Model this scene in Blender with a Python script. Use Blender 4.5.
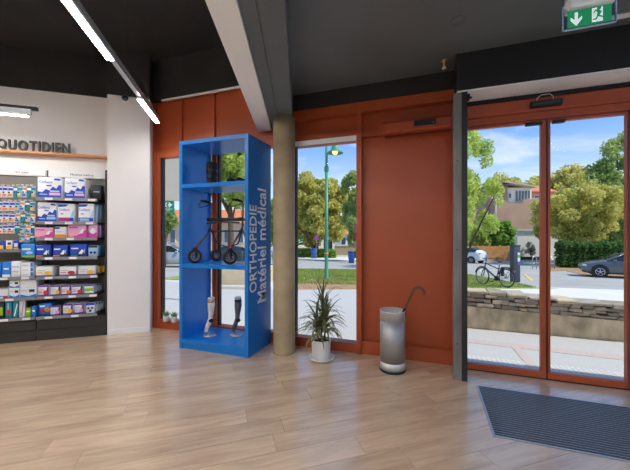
import bpy, bmesh, math, random
import numpy as np
from mathutils import Vector, Matrix
random.seed(7); rng = np.random.default_rng(7)
for o in list(bpy.data.objects): bpy.data.objects.remove(o, do_unlink=True)
scene = bpy.context.scene
COL = scene.collection

# ------------------------------------------------------------------ camera
F, HX, HY, CZ, YAW = 316.0, 315.0, 235.0, 1.4, math.radians(19.5)
ca, sa = math.cos(YAW), math.sin(YAW)
cam_data = bpy.data.cameras.new('camera'); cam_data.sensor_width = 36; cam_data.lens = F/630*36
cam_data.clip_start = .05; cam_data.clip_end = 500
cam = bpy.data.objects.new('camera', cam_data); COL.objects.link(cam)
cam.location = (0, 0, CZ); cam.rotation_euler = (math.pi/2, 0, YAW); scene.camera = cam
cam_data.shift_y = -1.0/630

# ------------------------------------------------------------------ sky, sun, exposure
EXPOSURE = 0.22
scene.view_settings.view_transform = 'Standard'; scene.view_settings.look = 'None'
scene.view_settings.exposure = EXPOSURE; scene.view_settings.gamma = 1
scene.view_settings.use_curve_mapping = False
SKY_STRENGTH, SUN_STRENGTH, LED_STRENGTH = 0.98, 4.0, 64.0
world = bpy.data.worlds.new('sky'); scene.world = world; world.use_nodes = True
wn, wl = world.node_tree.nodes, world.node_tree.links
wn.clear()
w_out = wn.new('ShaderNodeOutputWorld'); w_bg = wn.new('ShaderNodeBackground')
w_tc = wn.new('ShaderNodeTexCoord'); w_sep = wn.new('ShaderNodeSeparateXYZ')
w_rmp = wn.new('ShaderNodeValToRGB'); w_mix = wn.new('ShaderNodeMixRGB')
w_map = wn.new('ShaderNodeMapping'); w_noi = wn.new('ShaderNodeTexNoise'); w_cr = wn.new('ShaderNodeValToRGB')
wl.new(w_tc.outputs['Generated'], w_sep.inputs[0]); wl.new(w_sep.outputs['Z'], w_rmp.inputs[0])
e = w_rmp.color_ramp.elements
e[0].position = 0.0; e[0].color = (.82, .90, .98, 1)
e[1].position = 0.75; e[1].color = (.14, .33, .78, 1)
k = w_rmp.color_ramp.elements.new(.12); k.color = (.60, .77, .97, 1)
k = w_rmp.color_ramp.elements.new(.26); k.color = (.235, .45, .96, 1)
w_map.inputs['Scale'].default_value = (2.2, 2.2, 7.5); w_map.inputs['Rotation'].default_value = (.15, .22, .6)
wl.new(w_tc.outputs['Generated'], w_map.inputs[0]); wl.new(w_map.outputs[0], w_noi.inputs['Vector'])
w_noi.inputs['Scale'].default_value = 1.6; w_noi.inputs['Detail'].default_value = 7; w_noi.inputs['Roughness'].default_value = .58
w_noi.inputs['Distortion'].default_value = .5
w_cr.color_ramp.elements[0].position = .50; w_cr.color_ramp.elements[0].color = (0, 0, 0, 1)
w_cr.color_ramp.elements[1].position = .78; w_cr.color_ramp.elements[1].color = (.9, .9, .9, 1)
wl.new(w_noi.outputs['Fac'], w_cr.inputs[0]); wl.new(w_cr.outputs[0], w_mix.inputs[0])
wl.new(w_rmp.outputs[0], w_mix.inputs[1]); w_mix.inputs[2].default_value = (.95, .97, 1, 1)
wl.new(w_mix.outputs[0], w_bg.inputs[0]); w_bg.inputs[1].default_value = SKY_STRENGTH
wl.new(w_bg.outputs[0], w_out.inputs[0])

def c2w(x, d, z=None):
    v = (x*ca - d*sa, x*sa + d*ca)
    return Vector((v[0], v[1], z)) if z is not None else v
sun_d = bpy.data.lights.new('sun', 'SUN'); sun_d.energy = SUN_STRENGTH; sun_d.angle = math.radians(.6); sun_d.color = (1, .95, .87)
sun = bpy.data.objects.new('sun', sun_d); COL.objects.link(sun)
ELEV = math.radians(50)
sx, sy = -.999, .03
sdir = Vector((sx*math.cos(ELEV), sy*math.cos(ELEV), -math.sin(ELEV)))
sun.rotation_euler = sdir.to_track_quat('-Z', 'Y').to_euler(); sun.location = (4, -6, 14)

# ------------------------------------------------------------------ pixel helpers (directions only, distance from the surface touched)
def PX(px, Y):                       # x on the plane y = Y, and camera depth
    t = (px-HX)/F; d = Y/(t*sa+ca); return d*(t*ca-sa), d
def ZZ(py, d): return CZ + (234-py)*d/F
def gz(Y): return min(0, -.06*(Y-3.8))-.003 if Y < 22.5 else -1.122-.033*(Y-22.5)
def GP(px, py):                      # street level
    t = (px-HX)/F; k = t*sa+ca; d = 5.0
    for i in range(120): d = F*(CZ-gz(d*k))/(py-234)*.3 + d*.7
    return Vector((d*(t*ca-sa), d*k, gz(d*k)))
def CD(px, d, py=None):              # at camera depth d: ground point, or at row py
    t = (px-HX)/F; X, Y = c2w(t*d, d)
    return Vector((X, Y, gz(Y) if py is None else ZZ(py, d)))

# ------------------------------------------------------------------ materials
def lin(c):
    return tuple((v/12.92 if v <= .04045 else ((v+.055)/1.055)**2.4) for v in c)
def rgb(*c): return lin([v/255 for v in c])
MATS = {}
def M(name, col, rough=.5, metal=0, var=0, vscale=8, bump=0, bscale=60, spec=.5, stretch=None, emit=0, rand=0, coat=0, alpha=None, trans=0):
    if name in MATS: return MATS[name]
    m = bpy.data.materials.new(name); m.use_nodes = True
    n, l = m.node_tree.nodes, m.node_tree.links
    b = n['Principled BSDF']; c = rgb(*col)
    b.inputs['Base Color'].default_value = (*c, 1); b.inputs['Roughness'].default_value = rough
    b.inputs['Metallic'].default_value = metal; b.inputs['Specular IOR Level'].default_value = spec
    b.inputs['Coat Weight'].default_value = coat
    if trans: b.inputs['Transmission Weight'].default_value = trans
    if emit:
        b.inputs['Emission Color'].default_value = (*c, 1); b.inputs['Emission Strength'].default_value = emit
    if var or bump or rand:
        tc = n.new('ShaderNodeTexCoord'); mp = n.new('ShaderNodeMapping')
        l.new(tc.outputs['Object'], mp.inputs[0])
        if stretch: mp.inputs['Scale'].default_value = stretch
    if var:
        nz = n.new('ShaderNodeTexNoise'); nz.inputs['Scale'].default_value = vscale; nz.inputs['Detail'].default_value = 6
        l.new(mp.outputs[0], nz.inputs['Vector'])
        cr = n.new('ShaderNodeValToRGB')
        cr.color_ramp.elements[0].position = .3; cr.color_ramp.elements[1].position = .7
        cr.color_ramp.elements[0].color = (*[v*(1-var) for v in c], 1)
        cr.color_ramp.elements[1].color = (*[min(1, v*(1+var)) for v in c], 1)
        l.new(nz.outputs['Fac'], cr.inputs[0]); src = cr.outputs[0]
        if rand:
            oi = n.new('ShaderNodeObjectInfo'); hs = n.new('ShaderNodeHueSaturation'); ma = n.new('ShaderNodeMath'); ma.operation = 'MULTIPLY_ADD'
            l.new(oi.outputs['Random'], ma.inputs[0]); ma.inputs[1].default_value = rand; ma.inputs[2].default_value = 1-rand/2
            l.new(ma.outputs[0], hs.inputs['Value']); l.new(src, hs.inputs['Color']); src = hs.outputs[0]
        l.new(src, b.inputs['Base Color'])
    if bump:
        nb = n.new('ShaderNodeTexNoise'); nb.inputs['Scale'].default_value = bscale; nb.inputs['Detail'].default_value = 4
        l.new(mp.outputs[0], nb.inputs['Vector'])
        bp = n.new('ShaderNodeBump'); bp.inputs['Strength'].default_value = bump; bp.inputs['Distance'].default_value = .01
        l.new(nb.outputs['Fac'], bp.inputs['Height']); l.new(bp.outputs[0], b.inputs['Normal'])
    MATS[name] = m; return m

def glass_mat(name, tint=(1, 1, 1), refl=.5):
    m = bpy.data.materials.new(name); m.use_nodes = True; n, l = m.node_tree.nodes, m.node_tree.links; n.clear()
    o = n.new('ShaderNodeOutputMaterial'); mx = n.new('ShaderNodeMixShader'); t = n.new('ShaderNodeBsdfTransparent'); g = n.new('ShaderNodeBsdfGlossy')
    t.inputs[0].default_value = (*tint, 1); g.inputs['Roughness'].default_value = .01
    lw = n.new('ShaderNodeLayerWeight'); lw.inputs[0].default_value = .1
    mm = n.new('ShaderNodeMath'); mm.operation = 'MULTIPLY'; mm.inputs[1].default_value = refl
    l.new(lw.outputs['Fresnel'], mm.inputs[0]); l.new(mm.outputs[0], mx.inputs[0])
    l.new(t.outputs[0], mx.inputs[1]); l.new(g.outputs[0], mx.inputs[2]); l.new(mx.outputs[0], o.inputs[0])
    MATS[name] = m; return m
GLASS = glass_mat('window_glass', (.97, .99, .98), .08)

def leaf_mat(name, c0, c1, scale=.6):
    m = bpy.data.materials.new(name); m.use_nodes = True; n, l = m.node_tree.nodes, m.node_tree.links; n.clear()
    o = n.new('ShaderNodeOutputMaterial'); mx = n.new('ShaderNodeMixShader'); d = n.new('ShaderNodeBsdfDiffuse'); t = n.new('ShaderNodeBsdfTranslucent')
    tc = n.new('ShaderNodeTexCoord'); nz = n.new('ShaderNodeTexNoise'); nz.inputs['Scale'].default_value = scale; nz.inputs['Detail'].default_value = 8; nz.inputs['Roughness'].default_value = .75
    cr = n.new('ShaderNodeValToRGB'); cr.color_ramp.elements[0].position = .32; cr.color_ramp.elements[1].position = .68
    cr.color_ramp.elements[0].color = (*rgb(*c0), 1); cr.color_ramp.elements[1].color = (*rgb(*c1), 1)
    l.new(tc.outputs['Object'], nz.inputs['Vector']); l.new(nz.outputs['Fac'], cr.inputs[0])
    l.new(cr.outputs[0], d.inputs[0]); l.new(cr.outputs[0], t.inputs[0]); mx.inputs[0].default_value = .5
    l.new(d.outputs[0], mx.inputs[1]); l.new(t.outputs[0], mx.inputs[2]); l.new(mx.outputs[0], o.inputs[0])
    MATS[name] = m; return m

def wood_mat(name, c0, c1, rough=.4, coat=0):
    m = bpy.data.materials.new(name); m.use_nodes = True; n, l = m.node_tree.nodes, m.node_tree.links
    b = n['Principled BSDF']; b.inputs['Roughness'].default_value = rough; b.inputs['Coat Weight'].default_value = coat; b.inputs['Coat Roughness'].default_value = .2; b.inputs['Coat IOR'].default_value = 1.65
    tc = n.new('ShaderNodeTexCoord'); oi = n.new('ShaderNodeObjectInfo'); ad = n.new('ShaderNodeVectorMath'); ad.operation = 'MULTIPLY_ADD'
    cb = n.new('ShaderNodeCombineXYZ')
    for i in range(3): l.new(oi.outputs['Random'], cb.inputs[i])
    l.new(cb.outputs[0], ad.inputs[0]); ad.inputs[1].default_value = (37, 19, 11); l.new(tc.outputs['Object'], ad.inputs[2])
    mp = n.new('ShaderNodeMapping'); mp.inputs['Scale'].default_value = (1.1, 9, 9); l.new(ad.outputs[0], mp.inputs[0])
    nz = n.new('ShaderNodeTexNoise'); nz.inputs['Scale'].default_value = 1.6; nz.inputs['Detail'].default_value = 8; nz.inputs['Roughness'].default_value = .62; nz.inputs['Distortion'].default_value = .7
    l.new(mp.outputs[0], nz.inputs['Vector'])
    mp2 = n.new('ShaderNodeMapping'); mp2.inputs['Scale'].default_value = (1.5, 4, 4); l.new(ad.outputs[0], mp2.inputs[0])
    n2 = n.new('ShaderNodeTexNoise'); n2.inputs['Scale'].default_value = 1.3; n2.inputs['Detail'].default_value = 3; l.new(mp2.outputs[0], n2.inputs['Vector'])
    av = n.new('ShaderNodeMath'); av.operation = 'MULTIPLY_ADD'; l.new(nz.outputs['Fac'], av.inputs[0]); av.inputs[1].default_value = .6
    a2 = n.new('ShaderNodeMath'); a2.operation = 'MULTIPLY'; l.new(n2.outputs['Fac'], a2.inputs[0]); a2.inputs[1].default_value = .4
    l.new(a2.outputs[0], av.inputs[2])
    cr = n.new('ShaderNodeValToRGB'); cr.color_ramp.elements[0].position = .36; cr.color_ramp.elements[1].position = .60
    cr.color_ramp.elements[0].color = (*rgb(*c0), 1); cr.color_ramp.elements[1].color = (*rgb(*c1), 1)
    l.new(av.outputs[0], cr.inputs[0])
    hs = n.new('ShaderNodeHueSaturation'); ma = n.new('ShaderNodeMath'); ma.operation = 'MULTIPLY_ADD'
    l.new(oi.outputs['Random'], ma.inputs[0]); ma.inputs[1].default_value = .16; ma.inputs[2].default_value = .92
    l.new(ma.outputs[0], hs.inputs['Value']); l.new(cr.outputs[0], hs.inputs['Color']); l.new(hs.outputs[0], b.inputs['Base Color'])
    bp = n.new('ShaderNodeBump'); bp.inputs['Strength'].default_value = .06; bp.inputs['Distance'].default_value = .004
    l.new(nz.outputs['Fac'], bp.inputs['Height']); l.new(bp.outputs[0], b.inputs['Normal'])
    MATS[name] = m; return m

# ------------------------------------------------------------------ mesh helpers
class MB:
    def __init__(s): s.v = []; s.f = []; s.mi = []; s.cur = 0; s.sm = []
    def add(s, vs, fs, smooth=False):
        o = len(s.v); s.v += [tuple(v) for v in vs]
        for f in fs: s.f.append([i+o for i in f]); s.mi.append(s.cur); s.sm.append(smooth)
        return s
    def m(s, i): s.cur = i; return s
    def box(s, x0, x1, y0, y1, z0, z1):
        return s.add([(x0,y0,z0),(x1,y0,z0),(x1,y1,z0),(x0,y1,z0),(x0,y0,z1),(x1,y0,z1),(x1,y1,z1),(x0,y1,z1)],
                     [(0,3,2,1),(4,5,6,7),(0,1,5,4),(1,2,6,5),(2,3,7,6),(3,0,4,7)])
    def cbox(s, x0, x1, y0, y1, z0, z1, c):       # chamfered box
        c = min(c, (x1-x0)*.45, (y1-y0)*.45, (z1-z0)*.45)
        bm = bmesh.new(); bmesh.ops.create_cube(bm, size=1)
        for v in bm.verts:
            v.co = ((x0+x1)/2+v.co.x*(x1-x0), (y0+y1)/2+v.co.y*(y1-y0), (z0+z1)/2+v.co.z*(z1-z0))
        bmesh.ops.bevel(bm, geom=bm.edges[:], offset=c, segments=2, profile=.5, affect='EDGES')
        bm.verts.index_update()
        s.add([v.co[:] for v in bm.verts], [[v.index for v in f.verts] for f in bm.faces], True); bm.free(); return s
    def prism(s, poly, a0, a1, axis='z'):         # poly 2d, extruded along axis
        n = len(poly)
        def P(p, a): return {'z': (p[0], p[1], a), 'y': (p[0], a, p[1]), 'x': (a, p[0], p[1])}[axis]
        vs = [P(p, a0) for p in poly]+[P(p, a1) for p in poly]
        fs = [list(range(n))[::-1], list(range(n, 2*n))]+[(i, (i+1) % n, n+(i+1) % n, n+i) for i in range(n)]
        return s.add(vs, fs)
    def tube(s, pts, r, n=8, caps=True):
        pts = [Vector(p) for p in pts]; rs = r if isinstance(r, (list, tuple)) else [r]*len(pts)
        vs = []; up = None
        for i, p in enumerate(pts):
            t = (pts[min(i+1, len(pts)-1)]-pts[max(i-1, 0)]).normalized()
            if up is None: up = Vector((0, 0, 1)) if abs(t.z) < .9 else Vector((1, 0, 0))
            a = t.cross(up)
            if a.length < 1e-4: a = t.cross(Vector((0, 1, 0)))
            a.normalize(); b = a.cross(t).normalized(); up = b
            for k in range(n):
                w = 2*math.pi*k/n; vs.append(p+(a*math.cos(w)+b*math.sin(w))*rs[i])
        fs = []
        for i in range(len(pts)-1):
            for k in range(n): fs.append((i*n+k, i*n+(k+1) % n, (i+1)*n+(k+1) % n, (i+1)*n+k))
        s.add(vs, fs, True)
        if caps: s.add([vs[k] for k in range(n)], [list(range(n))]); s.add([vs[-n+k] for k in range(n)], [list(range(n))[::-1]])
        return s
    def lathe(s, prof, n=24, c=(0, 0, 0), sx=1, sy=1):
        vs = []
        for r, z in prof:
            for k in range(n):
                w = 2*math.pi*k/n; vs.append((c[0]+r*sx*math.cos(w), c[1]+r*sy*math.sin(w), c[2]+z))
        fs = [(i*n+k, i*n+(k+1) % n, (i+1)*n+(k+1) % n, (i+1)*n+k) for i in range(len(prof)-1) for k in range(n)]
        s.add(vs, fs, True)
        if prof[0][0] > 1e-5: s.add(vs[:n], [list(range(n))[::-1]])
        if prof[-1][0] > 1e-5: s.add(vs[-n:], [list(range(n))])
        return s
    def torus(s, c, R, r, axis='y', n=28, k=8, arc=(0, 2*math.pi)):
        vs = []; full = abs(arc[1]-arc[0]-2*math.pi) < 1e-6; m = n if full else n+1
        for i in range(m):
            a = arc[0]+(arc[1]-arc[0])*i/n
            for j in range(k):
                b = 2*math.pi*j/k; q = (R+r*math.cos(b)); h = r*math.sin(b)
                p = {'y': (q*math.cos(a), h, q*math.sin(a)), 'z': (q*math.cos(a), q*math.sin(a), h), 'x': (h, q*math.cos(a), q*math.sin(a))}[axis]
                vs.append((c[0]+p[0], c[1]+p[1], c[2]+p[2]))
        fs = []
        for i in range(n):
            for j in range(k): fs.append((i*k+j, ((i+1) % m)*k+j, ((i+1) % m)*k+(j+1) % k, i*k+(j+1) % k))
        return s.add(vs, fs, True)
    def cyl(s, c, r, h, axis='z', n=20):
        z = {'z': (0, 0, 1), 'y': (0, 1, 0), 'x': (1, 0, 0)}[axis]; c = Vector(c); z = Vector(z)
        return s.tube([c-z*h/2, c+z*h/2], r, n)
    def sphere(s, c, r, n=12, rings=8, sc=(1, 1, 1)):
        vs = []; fs = []
        for i in range(rings+1):
            t = math.pi*i/rings
            for k in range(n):
                w = 2*math.pi*k/n; vs.append((c[0]+r*sc[0]*math.sin(t)*math.cos(w), c[1]+r*sc[1]*math.sin(t)*math.sin(w), c[2]-r*sc[2]*math.cos(t)))
        for i in range(rings):
            for k in range(n): fs.append((i*n+k, i*n+(k+1) % n, (i+1)*n+(k+1) % n, (i+1)*n+k))
        return s.add(vs, fs, True)
    def mesh(s, name, mats):
        me = bpy.data.meshes.new(name); me.from_pydata(s.v, [], s.f)
        for mt in (mats if isinstance(mats, (list, tuple)) else [mats]): me.materials.append(mt)
        me.polygons.foreach_set('material_index', s.mi); me.polygons.foreach_set('use_smooth', s.sm)
        me.update()
        bm = bmesh.new(); bm.from_mesh(me); bmesh.ops.remove_doubles(bm, verts=bm.verts, dist=1e-6)
        bmesh.ops.recalc_face_normals(bm, faces=bm.faces); bm.to_mesh(me); bm.free()
        return me
    def build(s, name, mats, parent=None, loc=(0, 0, 0), rz=0):
        return obj(name, s.mesh(name, mats), parent, loc, rz)

def obj(name, me, parent=None, loc=(0, 0, 0), rz=0):
    o = bpy.data.objects.new(name, me); COL.objects.link(o); o.location = loc; o.rotation_euler = (0, 0, rz)
    if parent: o.parent = parent
    return o
def tag(o, label, cat, group=None):
    o['label'] = label; o['category'] = cat
    if group: o['group'] = group
    return o
def thing(name, label, cat, loc=(0, 0, 0), rz=0, group=None):
    o = obj(name, None, None, loc, rz); o.empty_display_size = .1
    return tag(o, label, cat, group)
def struct(o): o['kind'] = 'structure'; return o
def stuff(o): o['kind'] = 'stuff'; return o
def copy_tree(o, parent=None):
    c = o.copy(); COL.objects.link(c)
    if parent: c.parent = parent
    for ch in list(o.children): copy_tree(ch, c)
    return c
def text_mesh(txt, size, mat, extrude=.002, align='CENTER', xs=1.0, bold=0):
    cu = bpy.data.curves.new('lettering', 'FONT'); cu.body = txt; cu.size = size; cu.extrude = extrude
    cu.align_x = align; cu.align_y = 'CENTER'; cu.resolution_u = 3; cu.offset = bold
    t = bpy.data.objects.new('tmp_text', cu); COL.objects.link(t)
    dg = bpy.context.evaluated_depsgraph_get(); dg.update()
    me = bpy.data.meshes.new_from_object(t.evaluated_get(dg)); bpy.data.objects.remove(t, do_unlink=True)
    me.transform(Matrix.Diagonal((xs, 1, 1, 1)))
    me.materials.clear(); me.materials.append(mat); return me
def text_wh(me):
    xs = [v.co.x for v in me.vertices]; ys = [v.co.y for v in me.vertices]
    return min(xs), max(xs), min(ys), max(ys)
def fit_text(txt, w, h, mat, extrude=.002, bold=0):     # mesh in xz plane facing -y, lower-left at origin, size w x h
    me = text_mesh(txt, 1, mat, .01, bold=bold)
    x0, x1, y0, y1 = text_wh(me)
    for v in me.vertices:
        v.co = Vector(((v.co.x-x0)/(x1-x0)*w, -v.co.z/.01*extrude, (v.co.y-y0)/(y1-y0)*h))
    return me

# ------------------------------------------------------------------ materials used
ORANGE = M('rust_orange_paint', (174, 78, 38), .42, var=.05, vscale=3)
BLACKC = M('black_ceiling_paint', (42, 42, 42), .8, var=.25, vscale=2.5, bump=.15, bscale=40)
GREYC = M('dark_grey_ceiling_paint', (100, 107, 110), .55, var=.12, vscale=1.6, bump=.1, bscale=30)
BEAMG = M('slate_grey_beam_paint', (100, 108, 112), .7, var=.1, vscale=4)
WHITEW = M('white_wall_paint', (238, 235, 234), .8, var=.02, vscale=2)
WHITE = M('white_plastic', (238, 238, 238), .4)
BLACK = M('black_plastic', (24, 24, 26), .4)
DARKM = M('dark_metal', (48, 48, 50), .4, metal=.6)
STEEL = M('brushed_steel', (222, 222, 222), .42, metal=.6, var=.06, vscale=40)
ALU = M('aluminium_profile', (180, 184, 188), .35, metal=.8)
BLUE = M('blue_lacquer', (6, 118, 204), .3, var=.02, vscale=3)
CONC = M('raw_concrete', (172, 152, 120), .8, var=.14, vscale=6, bump=.25, bscale=70)
LED = M('led_diffuser', (255, 252, 248), .5, emit=LED_STRENGTH)
LEDC = M('cool_led_diffuser', (186, 216, 255), .5, emit=LED_STRENGTH*.62)  # bluish glow of the added right-hand lines, standing in for daylight
OAK = wood_mat('oak_vinyl_planks', (180, 148, 116), (218, 188, 154), .34, 1.0)
LEDGE = M('light_wood_ledge', (214, 146, 92), .5, var=.1, vscale=6, stretch=(1, 10, 10))
SHELFB = M('black_shelving_metal', (46, 45, 44), .5)
SHELFG = M('grey_shelf_lip', (140, 142, 148), .35, metal=.3)
TAUPE = M('taupe_back_panel', (120, 114, 106), .6)

# ------------------------------------------------------------------ room shell
FY = 3.70
AW = math.radians(37); ex, ey = math.cos(AW), math.sin(AW)     # direction of the slanting shelf wall
O = Vector((-4.18, 3.17, 0))
def LW(x, y, z=0): return Vector((O.x+x*ex-y*ey, O.y+x*ey+y*ex, z))      # wall frame -> world
def lx(px, ly):                                                          # pixel column on the plane ly of the wall frame
    t = (px-HX)/F; dx, dy = c2w(t, 1)
    # solve p = d*(dx,dy): -(p-O).x*ey + (p-O).y*ex = ly
    d = (ly - O.x*ey + O.y*ex)/(-dx*ey+dy*ex)
    p = (dx*d-O.x, dy*d-O.y); return p[0]*ex+p[1]*ey, d

cornerP = LW(.54, 0); farL = LW(-5.5, .36)
room = [(-3.76, 3.70), (1.9, 3.70), (5.2, 3.70), (5.2, -5.2), (farL.x, -5.2), (farL.x, farL.y)]
WL = 'wall'
# floor slab
fl = struct(MB().prism([(-3.9, 3.72), (5.2, 3.72), (5.2, -5.2), (farL.x, -5.2), (farL.x, farL.y)], -.12, -.006).build('floor', OAK))
# planks along the slanting wall
def clip(poly, nx, ny, c):                   # keep nx*x+ny*y <= c
    out = []
    for i in range(len(poly)):
        a, b = poly[i], poly[(i+1) % len(poly)]
        da, db = nx*a[0]+ny*a[1]-c, nx*b[0]+ny*b[1]-c
        if da <= 0: out.append(a)
        if da*db < 0:
            t = da/(da-db); out.append((a[0]+(b[0]-a[0])*t, a[1]+(b[1]-a[1])*t))
    return out
PWID, PLEN, GAP = .19, 1.28, .0010
npl = 0
for r in range(-36, 4):
    y1 = .0 - r*PWID*-1; yA = r*PWID; yB = yA+PWID
    off = random.random()*PLEN
    for q in range(-5, 9):
        xA = q*PLEN+off-2; xB = xA+PLEN
        loc = [(xA+GAP, yA+GAP), (xB-GAP, yA+GAP), (xB-GAP, yB-GAP), (xA+GAP, yB-GAP)]
        wp = [(LW(*p).x, LW(*p).y) for p in loc]
        wp = clip(wp, 0, 1, 3.665)
        if len(wp) > 2:
            nrm = (-ey, ex); cc = O.x*nrm[0]+O.y*nrm[1]
            wp = clip(wp, nrm[0], nrm[1], cc+.02)
        if len(wp) < 3: continue
        vis = 0
        for p in wp:
            x_ = p[0]*ca+p[1]*sa; d_ = -p[0]*sa+p[1]*ca
            if d_ > 1.55 and abs(x_) < d_*1.12: vis = 1
        if not vis: continue
        cx = sum(p[0] for p in wp)/len(wp); cy = sum(p[1] for p in wp)/len(wp)
        area = abs(sum(wp[i][0]*wp[(i+1) % len(wp)][1]-wp[(i+1) % len(wp)][0]*wp[i][1] for i in range(len(wp))))/2
        if area < .004: continue
        lp = [((p[0]-cx)*ex+(p[1]-cy)*ey, -(p[0]-cx)*ey+(p[1]-cy)*ex) for p in wp]
        MB().prism(lp, -.006, 0).build('plank', OAK, fl, (cx, cy, 0), AW); npl += 1

# left wall behind the shelving, pier, black band above
def wallbox(name, x0, x1, y0, y1, z0, z1, mat): return struct(MB().box(x0, x1, y0, y1, z0, z1).build(name, mat, None, O, AW))
wallbox('wall_left', -5.6, .0, .36, .5, 0, 3.42, WHITEW)
wl_b = wallbox('trim_1', -5.6, .0, .33, .5, 3.42, 4.0, BLACKC)
wallbox('wall_left_pier', 0, .53, .0, .5, 0, 3.34, WHITEW)
wallbox('trim_2', 0, .53, -.01, .5, 3.34, 4.0, BLACKC)
b = MB().box(.005, .53, -.012, 0, 0, .07).build('baseboard_left', WHITE, None, O, AW); struct(b)
# remaining walls
struct(MB().box(farL.x-.12, farL.x, -5.2, farL.y+.3, 0, 4.0).build('wall_left_rear', WHITEW))
struct(MB().box(farL.x-.12, 5.3, -5.32, -5.2, 0, 4.0).build('wall_back', WHITEW))
struct(MB().box(5.2, 5.32, -5.2, 3.8, 0, 4.0).build('wall_right', WHITEW))
# ceilings and beam
def bo(o, d): return c2w(-.05*d+o, d)              # beam frame: offset o from the beam axis at camera depth d
def hitY(o, Y):                                    # depth where that line meets y = Y
    return (Y-o*sa)/(ca-.05*sa)
def bstrip(o0, o1, z0, z1, Yend=3.68, dn=-4.6):
    p = [bo(o0, dn), bo(o1, dn), bo(o1, hitY(o1, Yend)), bo(o0, hitY(o0, Yend))]
    return MB().prism(p, z0, z1)
struct(bstrip(-.54, -.362, 2.74, 4.0).build('trim_3', M('white_beam_paint', (250, 253, 255), .5)))
bm_ = MB()
struct(bstrip(-.36, -.257, 2.765, 3.3).build('trim_4', BEAMG)); struct(bstrip(-.255, -.085, 2.775, 3.3).build('trim_5', BEAMG))
pl = [bo(-.54, -4.6), bo(-.54, hitY(-.54, 3.8)), (-4.3, 3.8), (farL.x-.1, farL.y+.2), (farL.x-.1, -5.2)]
struct(MB().prism(pl, 3.98, 4.1).build('ceiling', BLACKC))
CEIL = 3.12
pr = [bo(-.087, -4.6), (5.2, -5.2), (5.2, 3.8), bo(-.087, hitY(-.087, 3.8))]
struct(MB().prism(pr, CEIL, CEIL+.12).build('ceiling_low', GREYC))
# ceiling cover disc & sprinkler
x_, d_ = PX(457, 2.6)
tag(MB().lathe([(.06, 0), (.055, -.006), (0, -.006)], 24).build('ceiling_cover', GREYC, None, (*c2w((458-HX)/F*2.55, 2.55), CEIL)), 'small round grey cover plate on the ceiling', 'cover plate')
spk = thing('sprinkler', 'small brass sprinkler head under the ceiling beside the black shutter box', 'sprinkler', (.16, 3.38, CEIL))
BRASS = M('brass', (190, 150, 90), .35, metal=.9)
MB().lathe([(.03, 0), (.03, -.006), (.012, -.01), (.012, -.05), (.004, -.055)], 14).build('body', BRASS, spk)
MB().lathe([(.004, -.05), (.02, -.075), (.022, -.08), (0, -.082)], 14).build('deflector', WHITE, spk)

# ------------------------------------------------------------------ facade
XL, XJ, XM1, XM2, XW3a, XW3b, XP, XD = -3.95, -3.76, -2.812, -2.746, -1.60, -.777, -.718, .33
def fbox(name, x0, x1, y0, y1, z0, z1, mat, parent=None):
    return MB().box(x0, x1, y0, y1, z0, z1).build(name, mat, parent)
wf = struct(MB().box(XL, -.9, 3.74, 3.86, 3.37, 4.0).box(-.9, 5.2, 3.74, 3.86, 2.93, 4.0).box(XP, .33, 3.76, 3.86, 0, 2.93).box(1.80, 5.2, 3.76, 3.86, 2.62, 2.93).box(XL, XW3b, 3.76, 3.86, 2.62, 3.4).box(.36, 1.8, 3.72, 3.86, 2.56, 2.93).build('wall_front', ORANGE))
# upper infill panels left
xs = [XL, -3.40, XM1-.02, -1.62]
for a, b_ in zip(xs[:-1], xs[1:]): fbox('panel', a+.03, b_-.01, 3.725, 3.75, 2.64, 3.36, ORANGE, wf)
for x in xs[1:-1]: fbox('fin', x-.012, x+.032, 3.69, 3.75, 2.62, 3.38, ORANGE, wf)
fbox('fin', XL, XL+.06, 3.68, 3.75, 2.62, 3.38, ORANGE, wf)
xs = [-1.62, XW3b, .30]
for a, b_ in zip(xs[:-1], xs[1:]):
    fbox('panel', a+.03, b_-.01, 3.735, 3.755, 2.60, 2.815, ORANGE, wf); fbox('top_rail', a, b_, 3.63, 3.75, 2.815, 2.93, ORANGE, wf)
fbox('fin', XW3b, XP, 3.64, 3.75, 0.0, 2.90, ORANGE, wf)
fbox('transom', XP, .30, 3.67, 3.74, 2.535, 2.60, ORANGE, wf)
fbox('panel', XP, .30, 3.735, 3.76, .15, 2.535, ORANGE, wf)
fbox('bottom_rail', XP, .30, 3.66, 3.76, 0, .15, ORANGE, wf)
struct(MB().box(-1.56, 5.2, 3.62, 3.74, 2.93, CEIL).build('trim_6', BLACKC))
struct(MB().box(XL, -1.2, 3.66, 3.74, 3.40, 3.98).build('trim_7', BLACKC))
tag(MB().cbox(-3.72, -1.75, 3.66, 3.70, 3.372, 3.398, .006).build('cable_trunking', WHITE), 'thin white cable trunking along the top of the orange facade', 'trunking')
# windows
RUB = M('black_gasket', (30, 30, 32), .5)
def window(idx, x0, x1, ztop, lfr, rfr, zs=.13, extra=None):
    w = struct(MB().box(x0, x1, 3.66, 3.78, 0, zs).build('window_%d' % idx, ORANGE))       # sill box carries the rest
    fbox('frame_head', x0, x1, 3.66, 3.78, ztop, 2.62, ORANGE, w)
    fbox('frame_jamb', x0, x0+lfr, 3.66, 3.78, zs, ztop, ORANGE, w)
    if rfr: fbox('frame_jamb', x1-rfr, x1, 3.66, 3.78, zs, ztop, ORANGE, w)
    g0, g1 = x0+lfr, x1-rfr
    MB().box(g0, g0+.02, 3.70, 3.75, zs, ztop).build('gasket', RUB, w)
    MB().box(g0+.02, g1, 3.722, 3.730, zs, ztop).build('pane', GLASS, w)
    return w
window(1, XL, XM1, 2.535, .19, .0)
window(2, XM1, -1.70, 2.535, .07, .05)
w3 = window(3, -1.64, XW3b, 2.50, .06, .0, .11)
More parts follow.
